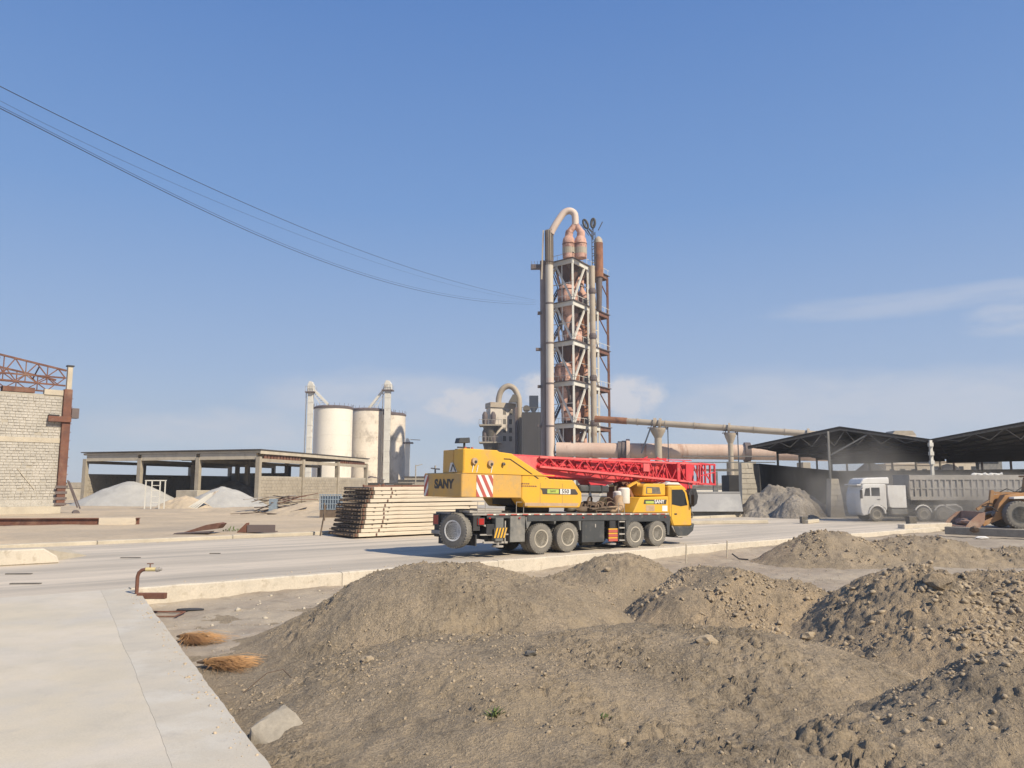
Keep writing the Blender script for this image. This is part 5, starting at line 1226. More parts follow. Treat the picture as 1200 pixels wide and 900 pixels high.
# ================================================================== vehicles
def wheel(parent, x, y, z, r, w, side, m_t='tyre', m_r='rim', dual=False, n=36, tread=True):
    """side -1 faces the camera side of the vehicle (local -y); the tyre is the part, rim and hub its sub-parts"""
    wd_ = w
    prof = [(r * .56, -wd_ / 2), (r * .80, -wd_ / 2 * 1.02), (r * .93, -wd_ / 2 * .97), (r * .99, -wd_ / 2 * .80), (r, -wd_ / 2 * .4), (r, wd_ / 2 * .4), (r * .99, wd_ / 2 * .8), (r * .93, wd_ / 2 * .97), (r * .8, wd_ / 2 * 1.02), (r * .56, wd_ / 2)]
    if dual:
        prof = [(a, b - wd_ * .55) for a, b in prof] + [(a, b + wd_ * .55) for a, b in prof]
    b = MB().lathe(prof, (0, 0, 0), n, 'y')
    if tread:
        offs = (-wd_ * .55, wd_ * .55) if dual else (0,)
        for o_ in offs:
            for i in range(n):
                a = 2 * math.pi * i / n
                for s_ in (-1, 1):
                    ca, sa = math.cos(a + s_ * .03), math.sin(a + s_ * .03)
                    p0 = Vector((ca * r * .985, o_ + s_ * wd_ * .15, sa * r * .985)); p1 = Vector((math.cos(a + s_ * .09) * r * .955, o_ + s_ * wd_ * .50, math.sin(a + s_ * .09) * r * .955))
                    b.beam(p0, p1, r * .075, r * .075, up=(ca, 0, sa))
    t = b.build('wheel', M[m_t], parent, smooth=SM); t.location = (x, y, z)
    face = side * (wd_ / 2 + (wd_ * .55 if dual else 0))
    dish = -side * wd_ * (.55 if dual else .25)
    ri = MB().lathe([(r * .57, face - side * .0), (r * .60, face + side * .012), (r * .53, face + side * .006), (r * .48, face + dish * .6), (r * .44, face + dish * .62), (r * .38, face + dish * 1.0), (r * .2, face + dish * 1.1)], (0, 0, 0), 28, 'y').build('rim', M[m_r], t, smooth=SM)
    b = MB().lathe([(r * .22, face + dish * 1.1), (r * .24, face + dish * .3), (r * .17, face + dish * .15), (r * .02, face + dish * .14)], (0, 0, 0), 16, 'y')
    for i in range(10):
        a = 6.28 * i / 10; b.cyl((r * .33 * math.cos(a), face + dish * 1.1, r * .33 * math.sin(a)), (r * .33 * math.cos(a), face + dish * .85, r * .33 * math.sin(a)), r * .035, n=5)
    b.build('hub', M['hub'], t)
    MB().lathe([(r * .475, face + dish * .55), (r * .44, face + dish * .60), (r * .37, face + dish * .96), (r * .36, face + dish * .9), (r * .43, face + dish * .54)], (0, 0, 0), 28, 'y').build('rim_well', M['hub'], t, smooth=SM)  # inside of the dish coloured darker than the rim lip
    b = MB()
    for i in range(8):
        a = 6.28 * (i + .5) / 8; b.cyl((r * .43 * math.cos(a), face + dish * .93, r * .43 * math.sin(a)), (r * .43 * math.cos(a), face + dish * .98, r * .43 * math.sin(a)), r * .06, n=8)
    b.build('hand_hole', M['black'], t)
    return t

rn_c = random.Random(5)
# ------------------------------------------------------------------ four axle truck crane
CR = uv(19.4, 24.7, 0)
crane = thing('truck_crane', 'yellow four axle truck crane with its red boom lowered forward over the cab', 'truck crane', CR, ROAD_A)
TILT = R(1.25)
def cp(name, mb, m, parent=None, **kw):
    """a piece of the sprung body, which sits nose down on its axles"""
    o = mb.build(name, M[m] if isinstance(m, str) else m, parent or crane, **kw)
    if parent is None: o.rotation_euler = (0, TILT, 0)
    return o
for x, d in ((0, True), (1.38, True), (5.25, False), (6.66, False)):
    for s_ in (-1, 1):
        w = .31 if d else .36
        wheel(crane, x, s_ * (1.30 - (.31 * 1.05 if d else .18)), .56 + .05 * (x < 2), .56 + .02 * (x < 2), w, s_, dual=d)
    cp('axle', MB().cyl((x, -1, .58), (x, 1, .58), .11, n=10).cyl((x, -.25, .56), (x, .25, .56), .24, n=12), 'black')
# frame, deck, valances
cp('chassis_frame', MB().box(-3.1, 8.2, -.45, .45, .85, 1.45), 'grey', bevel=.02)
cp('deck', MB().box(-3.25, 7.45, -1.27, 1.27, 1.50, 1.575), 'dusty', bevel=.01)
for s_ in (-1, 1):
    y0, y1 = sorted((s_ * 1.30, s_ * 1.24))
    cp('side_valance', MB().box(-2.62, -1.56, y0, y1, 1.40, 1.49), 'grey')
    cp('side_valance', MB().box(-.72, 7.45, y0, y1, 1.28, 1.49), 'grey')
    cp('mudguard', MB().prism([(-.8, 1.45), (-.72, 1.0), (-.68, 1.0), (-.5, 1.28), (.62, 1.30), (.70, 1.14), (.78, 1.30), (1.95, 1.28), (2.04, .9), (2.1, .9), (2.1, 1.45)], s_ * 1.28, s_ * .55), 'greylight')
    cp('mudguard', MB().prism([(4.66, 1.40), (4.70, .8), (4.75, .8), (4.85, 1.12), (5.0, 1.22), (7.1, 1.22), (7.25, 1.1), (7.3, .62), (7.42, .62), (7.52, 1.40)], s_ * 1.29, s_ * .6), 'grey')
    cp('toolbox', MB().box(-1.52, -.80, min(s_ * 1.28, s_ * .8), max(s_ * 1.28, s_ * .8), .50, 1.47), 'greylight', bevel=.015)
    bx = cp('toolbox', MB().box(2.16, 3.42, min(s_ * 1.28, s_ * .7), max(s_ * 1.28, s_ * .7), .40, 1.27), 'grey', bevel=.02)
    MB().box(2.85, 2.90, s_ * 1.285, s_ * 1.31, 1.0, 1.14).build('latch', M['dusty'], bx)
    MB().box(2.26, 3.32, s_ * 1.281, s_ * 1.287, .48, 1.2).build('door_panel', M['grey'], bx)
b = MB(); rr = MB()
for i in range(36):
    x = -2.62 + i * .279
    (b if i % 2 else rr).box(x, x + (.11 if i % 2 else .27), -1.312, -1.302, 1.515, 1.555)
cp('reflective_stripe', b, 'silo', kind='stuff'); cp('reflective_stripe', rr, 'tred', kind='stuff')
for x_, y_, z_ in ((-3.2, 1.25, .95), (2.2, .6, .6), (-1.5, .8, .5)): cp('cross_beam', MB().box(x_, x_ + .3, -y_, y_, z_, 1.48), 'black')
# rear end: outrigger box, lamps, spare wheel
cp('outrigger_beam', MB().box(-2.62, -2.1, -1.28, 1.28, .78, 1.18), 'black', bevel=.02)
for s_ in (-1, 1):
    o = cp('outrigger_jack', MB().box(-2.25, -1.88, s_ * 1.22 - .13, s_ * 1.22 + .13, .55, 1.42), 'greylight', bevel=.02)
    MB().cyl((-2.06, s_ * 1.22, .36), (-2.06, s_ * 1.22, .55), .06, n=10).cyl((-2.06, s_ * 1.22, .34), (-2.06, s_ * 1.22, .40), .22, n=14).build('jack_foot', M['dusty'], o)
    o2 = MB().box(-2.34, -1.80, s_ * 1.36 - .01, s_ * 1.36 + .01, .68, 1.05).build('warning_board', M['lettering'], o)
    bb = MB()
    for k in range(4):
        x = -2.34 + k * .14; bb.prism([(x, .68), (x + .07, .68), (x + .19, 1.05), (x + .12, 1.05)], s_ * 1.372, s_ * 1.376)
    bb.build('warning_stripe', M['yellow'], o)
    o = cp('outrigger_jack', MB().box(3.72, 4.08, s_ * 1.16 - .12, s_ * 1.16 + .12, .5, 1.28), 'black', bevel=.02)
    MB().cyl((3.9, s_ * 1.16, .30), (3.9, s_ * 1.16, .5), .06, n=10).cyl((3.9, s_ * 1.16, .28), (3.9, s_ * 1.16, .34), .22, n=14).build('jack_foot', M['dusty'], o)
    for z in (.42, .60, .78): MB().box(3.62, 4.14, min(s_ * 1.27, s_ * 1.33), max(s_ * 1.27, s_ * 1.33), z, z + .11).build('red_band', M['tred'], o)
    bb = MB(); 
    for z in (.54, .72, .9): bb.box(3.62, 4.14, min(s_ * 1.27, s_ * 1.32), max(s_ * 1.27, s_ * 1.32), z - .005, z + .045)
    bb.build('yellow_band', M['yellow'], o)
    # ladder up to the deck
    o = cp('ladder', MB().box(4.22, 4.27, s_ * 1.24 - .04, s_ * 1.24 + .04, .38, 1.45).box(4.60, 4.65, s_ * 1.24 - .04, s_ * 1.24 + .04, .38, 1.45), 'black')
    for z in (.42, .68, .94, 1.20): MB().box(4.275, 4.595, min(s_ * 1.30, s_ * 1.05), max(s_ * 1.30, s_ * 1.05), z, z + .05).build('step', M['dusty'], o)
    MB().box(4.2, 4.67, min(s_ * 1.02, s_ * 1.04), max(s_ * 1.02, s_ * 1.04), .4, 1.45).build('back_plate', M['grey'], o)
o = cp('rear_lamp', MB().box(-3.02, -2.72, -1.30, -1.18, 1.14, 1.42), 'grey', bevel=.01); MB().box(-2.98, -2.76, -1.312, -1.302, 1.17, 1.39).box(-3.034, -3.022, -1.29, -1.2, 1.17, 1.39).build('lens', M['redlens'], o)
o = cp('rear_lamp', MB().box(-3.35, -3.1, .85, 1.3, 1.05, 1.5), 'grey', bevel=.01); MB().box(-3.362, -3.352, .9, 1.25, 1.1, 1.45).build('lens', M['redlens'], o)
cp('rear_panel', MB().box(-3.3, -3.12, -.1, 1.28, .62, 1.5), 'black', bevel=.02); cp('rear_step', MB().box(-3.42, -3.1, .4, 1.28, .74, .88), 'dusty')
cp('mud_flap', MB().box(-3.1, -3.06, .3, 1.25, .35, .7), 'black')
cp('bracket', MB().beam((-3.1, -1.2, 1.3), (-2.3, -1.2, 1.0), .06).beam((-2.9, -1.25, .8), (-1.6, -1.25, .8), .05).beam((-1.75, -1.25, 1.3), (-1.75, -1.25, .5), .05).beam((-2.75, -1.26, .52), (-1.6, -1.2, .5), .07), 'dusty')
sp = wheel(crane, -3.52, -.62, 1.02, .64, .36, -1, 'tyre', 'white'); sp.name = 'spare_wheel'; sp.rotation_euler = (0, 0, R(-70))
cp('spare_carrier', MB().box(-3.3, -3.1, -1.1, -.1, .8, 1.3).box(-3.5, -3.1, -.75, -.5, 1.6, 1.72), 'black')
cp('mud_flap', MB().box(-3.05, -3.0, -1.2, -.2, .4, .8), 'black')
for x0, x1, z in ((-3.35, -1.9, 1.60), (-3.0, -1.75, 1.68)):
    cp('outrigger_pad', MB().box(x0, x1, -1.22, -.7, z, z + .07), 'dusty')
for k in range(14):
    x = rn_c.uniform(-2.9, 7.2); z = rn_c.uniform(.62, 1.2); l = rn_c.uniform(.3, 1.0)
    cp('brake_hose', MB().tube([(x, -1.0, z), (x + l * .5, -1.05, z - rn_c.uniform(0, .15)), (x + l, -1.0, z + rn_c.uniform(-.1, .1))], .022, 5), 'black')
for x, z in ((4.45, .95), (2.9, .38), (-1.9, .62)): cp('air_tank', MB().cyl((x - .35, -.75, z), (x + .35, -.75, z), .14, n=14), 'grey', smooth=SM)
for x in (-2.55, -1.15, 2.15, 7.1): cp('marker_lamp', MB().box(x, x + .08, -1.33, -1.312, 1.38, 1.43), 'redlens')
for x0_, x1_, z_ in ((-1.9, -1.0, 1.66), (-3.3, -2.9, 1.72)): cp('deck_clutter', MB().box(x0_, x1_, -.6, -.2, 1.58, z_), 'hub')
for x in (-3.0, -1.2, 4.3): cp('hand_rail', MB().tube([(x, -1.22, 1.58), (x, -1.22, 2.0), (x + .35, -1.22, 2.0), (x + .35, -1.22, 1.58)], .016, 5), 'dusty')
# cargo on the deck, behind the cab: hose coils, canvas, cylinders
rn = random.Random(77)
for k in range(9):
    x, y, z, r_ = rn.uniform(3.0, 4.5), rn.uniform(-1.05, -.6), rn.uniform(1.72, 2.0), rn.uniform(.17, .30)
    ax, az = rn.uniform(-.5, .5), rn.uniform(-.7, .7); pts = []
    for i in range(29):
        a = i / 9 * 6.28; q = Vector((math.cos(a) * r_ * (1 + .05 * math.sin(a * 1.7)), .03 * math.sin(a * .7), math.sin(a) * r_)); q.rotate(Matrix.Rotation(ax, 3, 'X') @ Matrix.Rotation(az, 3, 'Z')); pts.append(q + Vector((x, y, z)))
    cp('hose_coil', MB().tube(pts, .026, 6), 'rope', smooth=SM)
for x, y, z, r_, sq, mm in ((4.62, -.9, 1.95, .30, (.9, .8, 1.2), 'canvas'), (4.2, -1.0, 1.72, .25, (1.5, .7, .6), 'canvas'), (2.7, -.8, 1.72, .26, (1.6, .8, .5), 'wood'), (3.4, -.5, 1.8, .4, (2.2, .8, .6), 'rope'), (2.4, -.4, 1.75, .3, (1.3, .9, .7), 'hub')):
    cp('canvas_bundle', MB().rock((x, y, z), r_, sq, rn, 2), mm, smooth=1.2)
for k in range(7): cp('loose_plank', MB().beam((2.3 + rn.random(), rn.uniform(-1.2, -.4), 1.62 + k * .03), (3.6 + rn.random(), rn.uniform(-1.2, -.4), 1.64 + k * .035), .14, .04), 'wood')
cp('air_cleaner', MB().lathe([(.24, 0), (.26, .04), (.26, .62), (.2, .68)], (5.08, -.78, 1.98), 20), 'silo', smooth=SM)
cp('air_cleaner', MB().lathe([(.2, -.2), (.22, -.16), (.22, .3), (.15, .36)], (4.85, -.65, 2.15), 18), 'white', smooth=SM)
cp('exhaust_pipe', MB().tube([(5.0, -.3, 1.6), (5.0, -.3, 2.7), (5.15, -.3, 2.8)], .07, 10), 'wood', smooth=SM)
# engine cover
eng = cp('engine_cover', MB().prism([(5.16, 1.58), (5.3, 1.8), (5.62, 2.26), (7.44, 2.32), (7.46, 1.58)], -1.26, 1.26), 'yellow', bevel=.04)
MB().prism([(5.95, 2.3), (6.0, 2.78), (6.2, 2.86), (7.44, 2.88), (7.44, 2.33)], -1.1, 1.1).build('upper_cover', M['yellow'], eng, bevel=.05)
MB().prism([(6.12, 2.42), (6.16, 2.72), (7.0, 2.72), (7.1, 2.42)], -1.112, -1.104).build('recess', M['hub'], eng); MB().box(6.2, 6.5, -1.12, -1.114, 2.44, 2.66).build('inner_panel', M['yellow'], eng)
MB().prism([(5.8, 1.97), (5.85, 2.16), (7.3, 2.17), (7.25, 1.97)], -1.272, -1.264).build('decal', M['lettering'], eng)
MB().box(5.92, 6.45, -1.278, -1.274, 1.99, 2.10).build('decal_patch', M['lime'], eng)
text('SANY', .22, M['white'], eng, (6.80, -1.28, 2.07), (R(90), 0, 0), bold=.006, sx=1.15)
MB().box(5.95, 6.5, -1.268, -1.2635, 1.66, 1.92).build('worn_patch', M['canvas'], eng)
MB().box(7.0, 7.34, -1.268, -1.2635, 1.66, 1.9).build('worn_patch', M['white'], eng)
# cab
cabp = [(7.50, 1.42), (7.50, 2.80), (8.45, 2.82), (8.72, 2.70), (8.95, 1.98), (9.06, 1.75), (9.08, .98), (7.80, .98), (7.62, 1.35)]
cab = cp('cab', MB().prism(cabp, -1.22, 1.22), 'yellow', bevel=.06)
MB().prism([(7.45, 2.83), (8.4, 2.84), (8.62, 2.79), (8.3, 2.95), (7.6, 2.95)], -1.12, 1.12).build('roof', M['silo'], cab, bevel=.04)
for s_ in (-1, 1):
    MB().prism([(7.70, 1.96), (7.70, 2.62), (8.42, 2.64), (8.58, 2.50), (8.76, 1.93), (8.3, 1.88)], s_ * 1.215, s_ * 1.232).build('window', M['glass'], cab)
    MB().prism([(7.64, 1.40), (7.64, 2.72), (7.66, 2.72), (7.66, 1.40)], s_ * 1.221, s_ * 1.226).build('door_seam', M['lettering'], cab)
    o = MB().box(7.86, 8.02, s_ * 1.224 - .015, s_ * 1.224 + .015, 1.5, 1.56).build('door_handle', M['black'], cab)
    o = MB().beam((8.62, s_ * 1.2, 2.6), (8.95, s_ * 1.42, 2.55), .03).beam((8.95, s_ * 1.42, 2.6), (8.95, s_ * 1.42, 1.9), .03).build('mirror_arm', M['black'], cab); MB().box(8.9, 8.98, s_ * 1.42 - .1, s_ * 1.42 + .1, 1.95, 2.42).build('mirror', M['black'], o, bevel=.02)
    MB().box(9.085, 9.12, s_ * .95 - .2, s_ * .95 + .2, 1.05, 1.3).build('headlight', M['redlens' if s_ < 0 else 'white'], cab, bevel=.01)
MB().prism([(-1.08, 0), (1.08, 0), (1.0, .72), (-1.0, .72)], 0, .02, 'x').build('windscreen', M['glass'], cab)
o = [c for c in cab.children if c.name.startswith('windscreen')][0]; o.location = (8.945, 0, 2.0); o.rotation_euler = (0, -math.atan2(.23, .72), 0)
cp('bumper', MB().prism([(7.75, .98), (7.95, .62), (8.3, .45), (8.8, .58), (9.14, .78), (9.22, 1.1), (9.1, 1.1), (9.0, .97)], -1.25, 1.25), 'grey', bevel=.03)
cp('bumper_step', MB().box(8.0, 8.7, -1.3, -1.1, .50, .55).beam((7.7, -1.2, 1.0), (8.1, -1.2, .5), .05), 'dusty')
# turntable
cp('slewing_ring', MB().lathe([(.85, 1.58), (.9, 1.64), (.9, 1.78), (.8, 1.86)], (.3, 0, 0), 30), 'black', smooth=SM)
# superstructure
side_near = [(-3.73, 3.03), (-1.02, 3.03), (-1.02, 2.12), (-.72, 1.80), (.9, 1.79), (2.0, 1.79), (2.14, 2.08), (2.12, 2.4), (1.65, 2.90), (.40, 2.92), (-1.5, 3.83), (-2.1, 3.87), (-2.2, 3.93), (-3.73, 3.93)]
lower = [(-3.73, 2.14), (-1.02, 2.14), (-1.02, 3.02), (-3.73, 3.02)]
o = cp('superstructure', MB().prism(side_near, -1.30, -.62), 'yellow', bevel=.04)
SSO = o
cp('superstructure', MB().prism([(-2.4, 3.05), (-1.02, 3.03), (-1.02, 2.12), (-.72, 1.80), (1.6, 1.79), (1.8, 2.9), (-.4, 2.92), (-1.5, 3.2), (-2.2, 3.2)], .62, 1.30), 'yellow', bevel=.04)
cp('operator_cab', MB().prism([(.2, 1.85), (.2, 3.3), (1.2, 3.3), (1.75, 2.6), (1.8, 1.85)], .75, 1.32), 'yellow', bevel=.05)
cp('superstructure_floor', MB().box(-1.0, 1.6, -.615, .615, 1.88, 2.2).box(-3.6, -1.0, -.61, .61, 2.2, 3.0), 'black')
cp('rear_housing', MB().box(-3.73, -2.6, -.615, .1, 3.03, 3.90), 'cweight', bevel=.02)
cw = cp('counterweight', MB().box(-3.80, -1.03, -1.315, 1.315, 2.15, 3.045), 'cweight', bevel=.03)
MB().box(-3.79, .6, -1.34, -1.318, 3.035, 3.07).build('trim_strip', M['yellow'], SSO)
MB().prism([(-1.02, 1.0), (-.9, 1.0)], 0, 0)if False else None
text('SANY', .46, M['lettering'], cw, (-3.806, -.12, 2.62), (R(90), 0, R(-90)), bold=.022, sx=1.12)
# hazard chevrons on rear edge and near side
def stripes(parent, x0, x1, z0, z1, y, axis, wdt=.16, lean=.45):
    bb = MB().prism([(x0, z0), (x1, z0), (x1, z1), (x0, z1)], y, y + .004, axis) if axis == 'y' else MB().prism([(x0, z0), (x1, z0), (x1, z1), (x0, z1)], y, y + .004, axis)
    bb.build('hazard_panel', M['white'], parent)
    b = MB(); k = x0 - lean
    while k < x1 + lean:
        poly = [(k + lean, z0), (k + lean + wdt, z0), (k + wdt, z1), (k, z1)]
        out = []
        # clip to x0..x1
        def clip(poly, c, keep_gt):
            res = []
            for i in range(len(poly)):
                a, b_ = poly[i], poly[(i + 1) % len(poly)]; ia = (a[0] >= c) == keep_gt; ib = (b_[0] >= c) == keep_gt
                if ia: res.append(a)
                if ia != ib:
                    f = (c - a[0]) / (b_[0] - a[0]); res.append((c, a[1] + f * (b_[1] - a[1])))
            return res
        p_ = clip(poly, x0, True)
        if len(p_) > 2: p_ = clip(p_, x1, False)
        if len(p_) > 2: b.prism(p_, y - .006, y - .001, axis)
        k += wdt * 2
    b.build('hazard_stripe', M['tred'], parent)
stripes(cw, -3.15, -2.40, 2.18, 2.98, -1.325, 'y')
stripes(cw, .98, 1.28, 2.18, 2.98, -3.81, 'x')
MB().prism([(-.9, 3.08), (-.35, 3.08), (-.45, 3.42), (-.62, 3.42)], -3.742, -3.734, 'x').build('emblem_plate', M['white'], SSO)
MB().tube([(-3.745, -.82, 3.1), (-3.745, -.62, 3.36), (-3.745, -.5, 3.1)], .03, 5).build('emblem', M['hub'], SSO)
for x, z, r_ in ((-3.28, 3.48, .12), (-2.55, 3.42, .12), (-1.95, 3.42, .06)):
    MB().cyl((x, -1.30, z), (x, -1.40, z), r_, n=16).build('pin_boss', M['canvas' if r_ > .1 else 'hub'], SSO, smooth=SM)
    MB().cyl((x + .02, -1.39, z - .03), (x + .02, -1.42, z - .03), r_ * .45, n=10).build('pin', M['black'], SSO)
for x in (-3.35, -3.15, -2.5): MB().beam((x, -1.31, 3.07), (x + .04, -1.33, 3.34), .03).build('latch_rod', M['white'], SSO)
# decal on the side
MB().prism([(-.0, 2.45), (.03, 2.32), (1.86, 2.32), (1.9, 2.36), (1.74, 2.54), (-.08, 2.55)], -1.31, -1.304).build('decal', M['lettering'], SSO)
MB().box(.26, .86, -1.316, -1.311, 2.35, 2.52).build('decal_patch', M['lime'], SSO)
text('SANY', .12, M['lettering'], SSO, (.56, -1.32, 2.435), (R(90), 0, 0), ext=.002)
MB().box(.93, 1.48, -1.316, -1.311, 2.335, 2.535).build('decal_plate', M['white'], SSO)
text('550', .22, M['lettering'], SSO, (1.2, -1.32, 2.435), (R(90), 0, 0), bold=.004, sx=1.2)
text('SPUTNIK', .10, M['canvas'], SSO, (-.95, -1.306, 2.66), (R(90), 0, 0), ext=.002) if False else None
for k, (w_, z) in enumerate(((.62, 2.68), (.88, 2.59))):
    b = MB(); x = -1.25 - (.1 * k)
    while x < -1.25 + w_:
        l = rn.uniform(.04, .1); b.box(x, x + l, -1.306, -1.301, z, z + .05); x += l + .025
    b.build('faded_lettering', M['rust'], SSO, kind='stuff')
MB().tube([(-1.9, -1.31, 3.62), (-1.6, -1.31, 3.62), (-.2, -1.31, 2.92)], .018, 5).build('edge_strip', M['lettering'], SSO)
for x in (-2.35, -.1, 1.05): MB().box(x, x + .012, -1.3035, -1.2995, 2.1 if x < -1 else 1.95, 3.0 if x < -1 else 2.75).build('panel_seam', M['hub'], SSO)
b = MB()
for x in np.arange(-3.6, 1.4, .42): b.cyl((x, -1.30, 2.93), (x, -1.312, 2.93), .018, n=6)
b.build('bolt_row', M['hub'], SSO, kind='stuff')
MB().prism([(-.85, 1.86), (1.85, 1.86), (1.95, 1.98), (-.85, 1.98)], -1.304, -1.3005).build('dust_band', M['canvas'], SSO)
# work lamp
o = cp('work_lamp', MB().beam((-3.45, -.9, 3.93), (-3.45, -.9, 4.15), .06).beam((-3.75, -.9, 3.98), (-3.2, -.9, 3.98), .05), 'black')
MB().prism([(-3.8, 4.12), (-3.74, 4.32), (-3.30, 4.36), (-3.28, 4.16)], -1.05, -.75).build('lamp_head', M['grey'], o, bevel=.02)
for x in (-3.6, -3.3): MB().cyl((x, -1.2, 3.93), (x, -1.2, 3.99), .05, n=10).build('beacon', M['tred'], SSO)
cp('gate_rail', MB().beam((-3.5, 1.0, 3.06), (-3.5, 1.0, 3.35), .05).beam((-3.5, .7, 3.2), (-3.5, 1.3, 3.25), .05), 'dusty')
cp('winch', MB().cyl((-2.2, .1, 3.35), (-2.2, .58, 3.35), .3, n=18), 'black', smooth=SM)
# boom: four nested sections
boom = cp('boom', MB().prism([(-.42, 3.02), (-.3, 2.94), (.3, 2.94), (.42, 3.02), (.42, 3.82), (.36, 3.86), (-.36, 3.86), (-.42, 3.82)], -1.9, 8.2, 'x'), 'red', bevel=.01)
MB().prism([(-1.9, 3.04), (-1.9, 3.81), (.6, 3.81), (.35, 3.4), (1.0, 3.04)], -.434, -.424).build('base_plate', M['pinkred'], boom)
MB().box(-1.9, 8.2, -.35, .35, 3.862, 3.875).build('top_plate', M['pinkred'], boom)
for i, x in enumerate((8.2, 8.5, 8.8, 9.1)):
    k = .045 * (i + 1)
    MB().box(x, x + .3, -.42 + k, .42 - k, 2.96 + k, 3.86 - k).build('section', M['red'], boom)
    MB().box(x - .09, x, -.46 + k, .46 - k, 2.92 + k, 3.9 - k).build('section_collar', M['red'], boom)
MB().prism([(9.3, 3.2), (9.3, 3.75), (9.6, 4.0), (10.0, 3.95), (10.1, 3.6), (9.9, 2.9), (9.5, 2.8)], -.34, -.28).prism([(9.3, 3.2), (9.3, 3.75), (9.6, 4.0), (10.0, 3.95), (10.1, 3.6), (9.9, 2.9), (9.5, 2.8)], .28, .34).build('boom_head', M['red'], boom)
b = MB()
for y in (-.18, -.06, .06, .18): b.cyl((9.8, y - .02, 3.12), (9.8, y + .02, 3.12), .26, n=18).cyl((9.7, y - .02, 3.78), (9.7, y + .02, 3.78), .2, n=18)
b.build('sheave', M['black'], boom)
MB().box(6.6, 7.3, -.3, .3, 3.88, 4.02).beam((4.6, -.3, 3.9), (8.4, -.3, 4.06), .05).build('top_fitting', M['red'], boom)
MB().prism([(3.3, 2.96), (3.6, 2.62), (4.0, 2.56), (4.6, 2.8), (5.4, 2.96)], -.34, .34).build('lift_bracket', M['red'], boom, bevel=.02)
MB().prism([(5.4, 2.96), (5.6, 2.7), (6.4, 2.74), (6.8, 2.96)], -.3, .3).build('under_plate', M['rust'], boom)
for p, q in (((.3, .38, 3.3), (.3, -.42, 3.3)),): cp('pivot_pin', MB().cyl(p, q, .1), 'black')
cp('lift_cylinder', MB().cyl((1.3, 0, 2.05), (3.1, 0, 2.52), .17, n=16), 'grey', smooth=SM); cp('piston_rod', MB().cyl((3.1, 0, 2.52), (3.85, 0, 2.72), .1, n=12), 'dusty', smooth=SM)
cp('oil_cooler', MB().box(2.2, 3.9, -1.1, -.5, 2.42, 2.72), 'grey', bevel=.06); cp('cooler_band', MB().box(2.7, 2.78, -1.12, -.48, 2.40, 2.74).box(3.4, 3.48, -1.12, -.48, 2.40, 2.74), 'black')
cp('boom_rest', MB().box(5.2, 5.45, -.4, .4, 1.58, 2.55).box(5.1, 5.55, -.6, .6, 2.55, 2.7).beam((5.9, -.5, 2.2), (5.5, -.5, 2.85), .14), 'orange_rust')
cp('boom_rest', MB().box(6.0, 6.2, -.7, -.5, 2.4, 2.9).beam((5.3, -.8, 2.7), (6.2, -.6, 3.0), .1), 'yellow')
# hook block hanging low in front of the cab roof
hk = cp('hook_block', MB().prism([(8.95, 2.0), (8.90, 2.4), (9.10, 2.7), (9.45, 2.7), (9.60, 2.35), (9.50, 2.0), (9.25, 1.85)], -1.2, -.85), 'black', bevel=.03)
MB().beam((9.10, -1.1, 2.7), (9.20, -.9, 3.1), .03).beam((9.40, -.9, 2.7), (9.45, -.7, 3.1), .03).beam((9.25, -1, 2.7), (9.30, -.8, 3.1), .03).build('wire_rope', M['black'], hk)
MB().tube([(9.25, -1, 1.9), (9.25, -1, 1.65), (9.40, -1, 1.5), (9.32, -1, 1.36), (9.18, -1, 1.42), (9.15, -1, 1.55)], .05, 8).build('hook', M['hub'], hk, smooth=SM)
cp('hook_tackle', MB().prism([(8.60, 2.95), (8.80, 2.5), (9.10, 2.3), (9.40, 2.5), (9.50, 2.95)], -.95, -.6), 'red'); cp('hook_strap', MB().beam((8.90, -.5, 2.8), (8.70, -1.1, 2.3), .05).beam((9.10, -.5, 2.5), (8.80, -1.0, 1.8), .05), 'black')
# lattice jib stowed along the near side of the boom
jib = cp('lattice_jib', MB().beam((.45, -.58, 3.80), (9.9, -1.05, 3.86), .085).beam((.45, -.58, 3.42), (9.9, -1.05, 2.98), .085), 'pinkred')
MB().beam((.45, -.46, 3.72), (9.9, -.46, 3.80), .08).beam((.45, -.46, 3.44), (9.9, -.46, 3.06), .08).build('inner_chord', M['red'], jib)
def jt(f, lo): return Vector((.45 + 9.45 * f, -.58 - .47 * f, (3.42 - .44 * f) if lo else (3.80 + .06 * f)))
def ji(f, lo): return Vector((.45 + 9.45 * f, -.46, (3.44 - .38 * f) if lo else (3.72 + .08 * f)))
n = 20
for i in range(n):
    f0, f1 = i / n, (i + 1) / n
    MB().beam(jt(f0, i % 2 == 0), jt(f1, i % 2 == 1), .042).build('lacing', M['red'], jib)
    MB().beam(ji(f0, i % 2 == 1), ji(f1, i % 2 == 0), .038).build('lacing', M['red'], jib)
    if i % 2 == 0: MB().beam(jt(f0, True), ji(f0, True), .035).beam(jt(f0, False), ji(f0, False), .035).beam(jt(f0, True), ji(f1, True), .035).build('cross_tie', M['red'], jib)
MB().box(8.3, 8.5, -1.06, -.45, 3.0, 3.85).build('stiffener', M['red'], jib); MB().prism([(8.9, 3.05), (8.9, 3.82), (9.5, 3.82), (9.3, 3.05)], -1.06, -1.0).build('end_plate', M['red'], jib)
MB().box(6.1, 6.5, -1.0, -.96, 3.4, 3.75).build('plate', M['pinkred'], jib)
b = MB()
for x in (9.9, 10.3, 10.65, 11.0):
    b.beam((x, -1.05, 3.90), (x, -1.05, 2.92), .07).beam((x, -.3, 3.90), (x, -.3, 2.92), .07)
for z in (3.88, 2.94): 
    b.beam((9.8, -1.05, z), (11.05, -1.05, z - .02), .08).beam((9.8, -.3, z), (11.05, -.3, z - .02), .08).beam((11.0, -1.05, z), (11.0, -.3, z), .08)
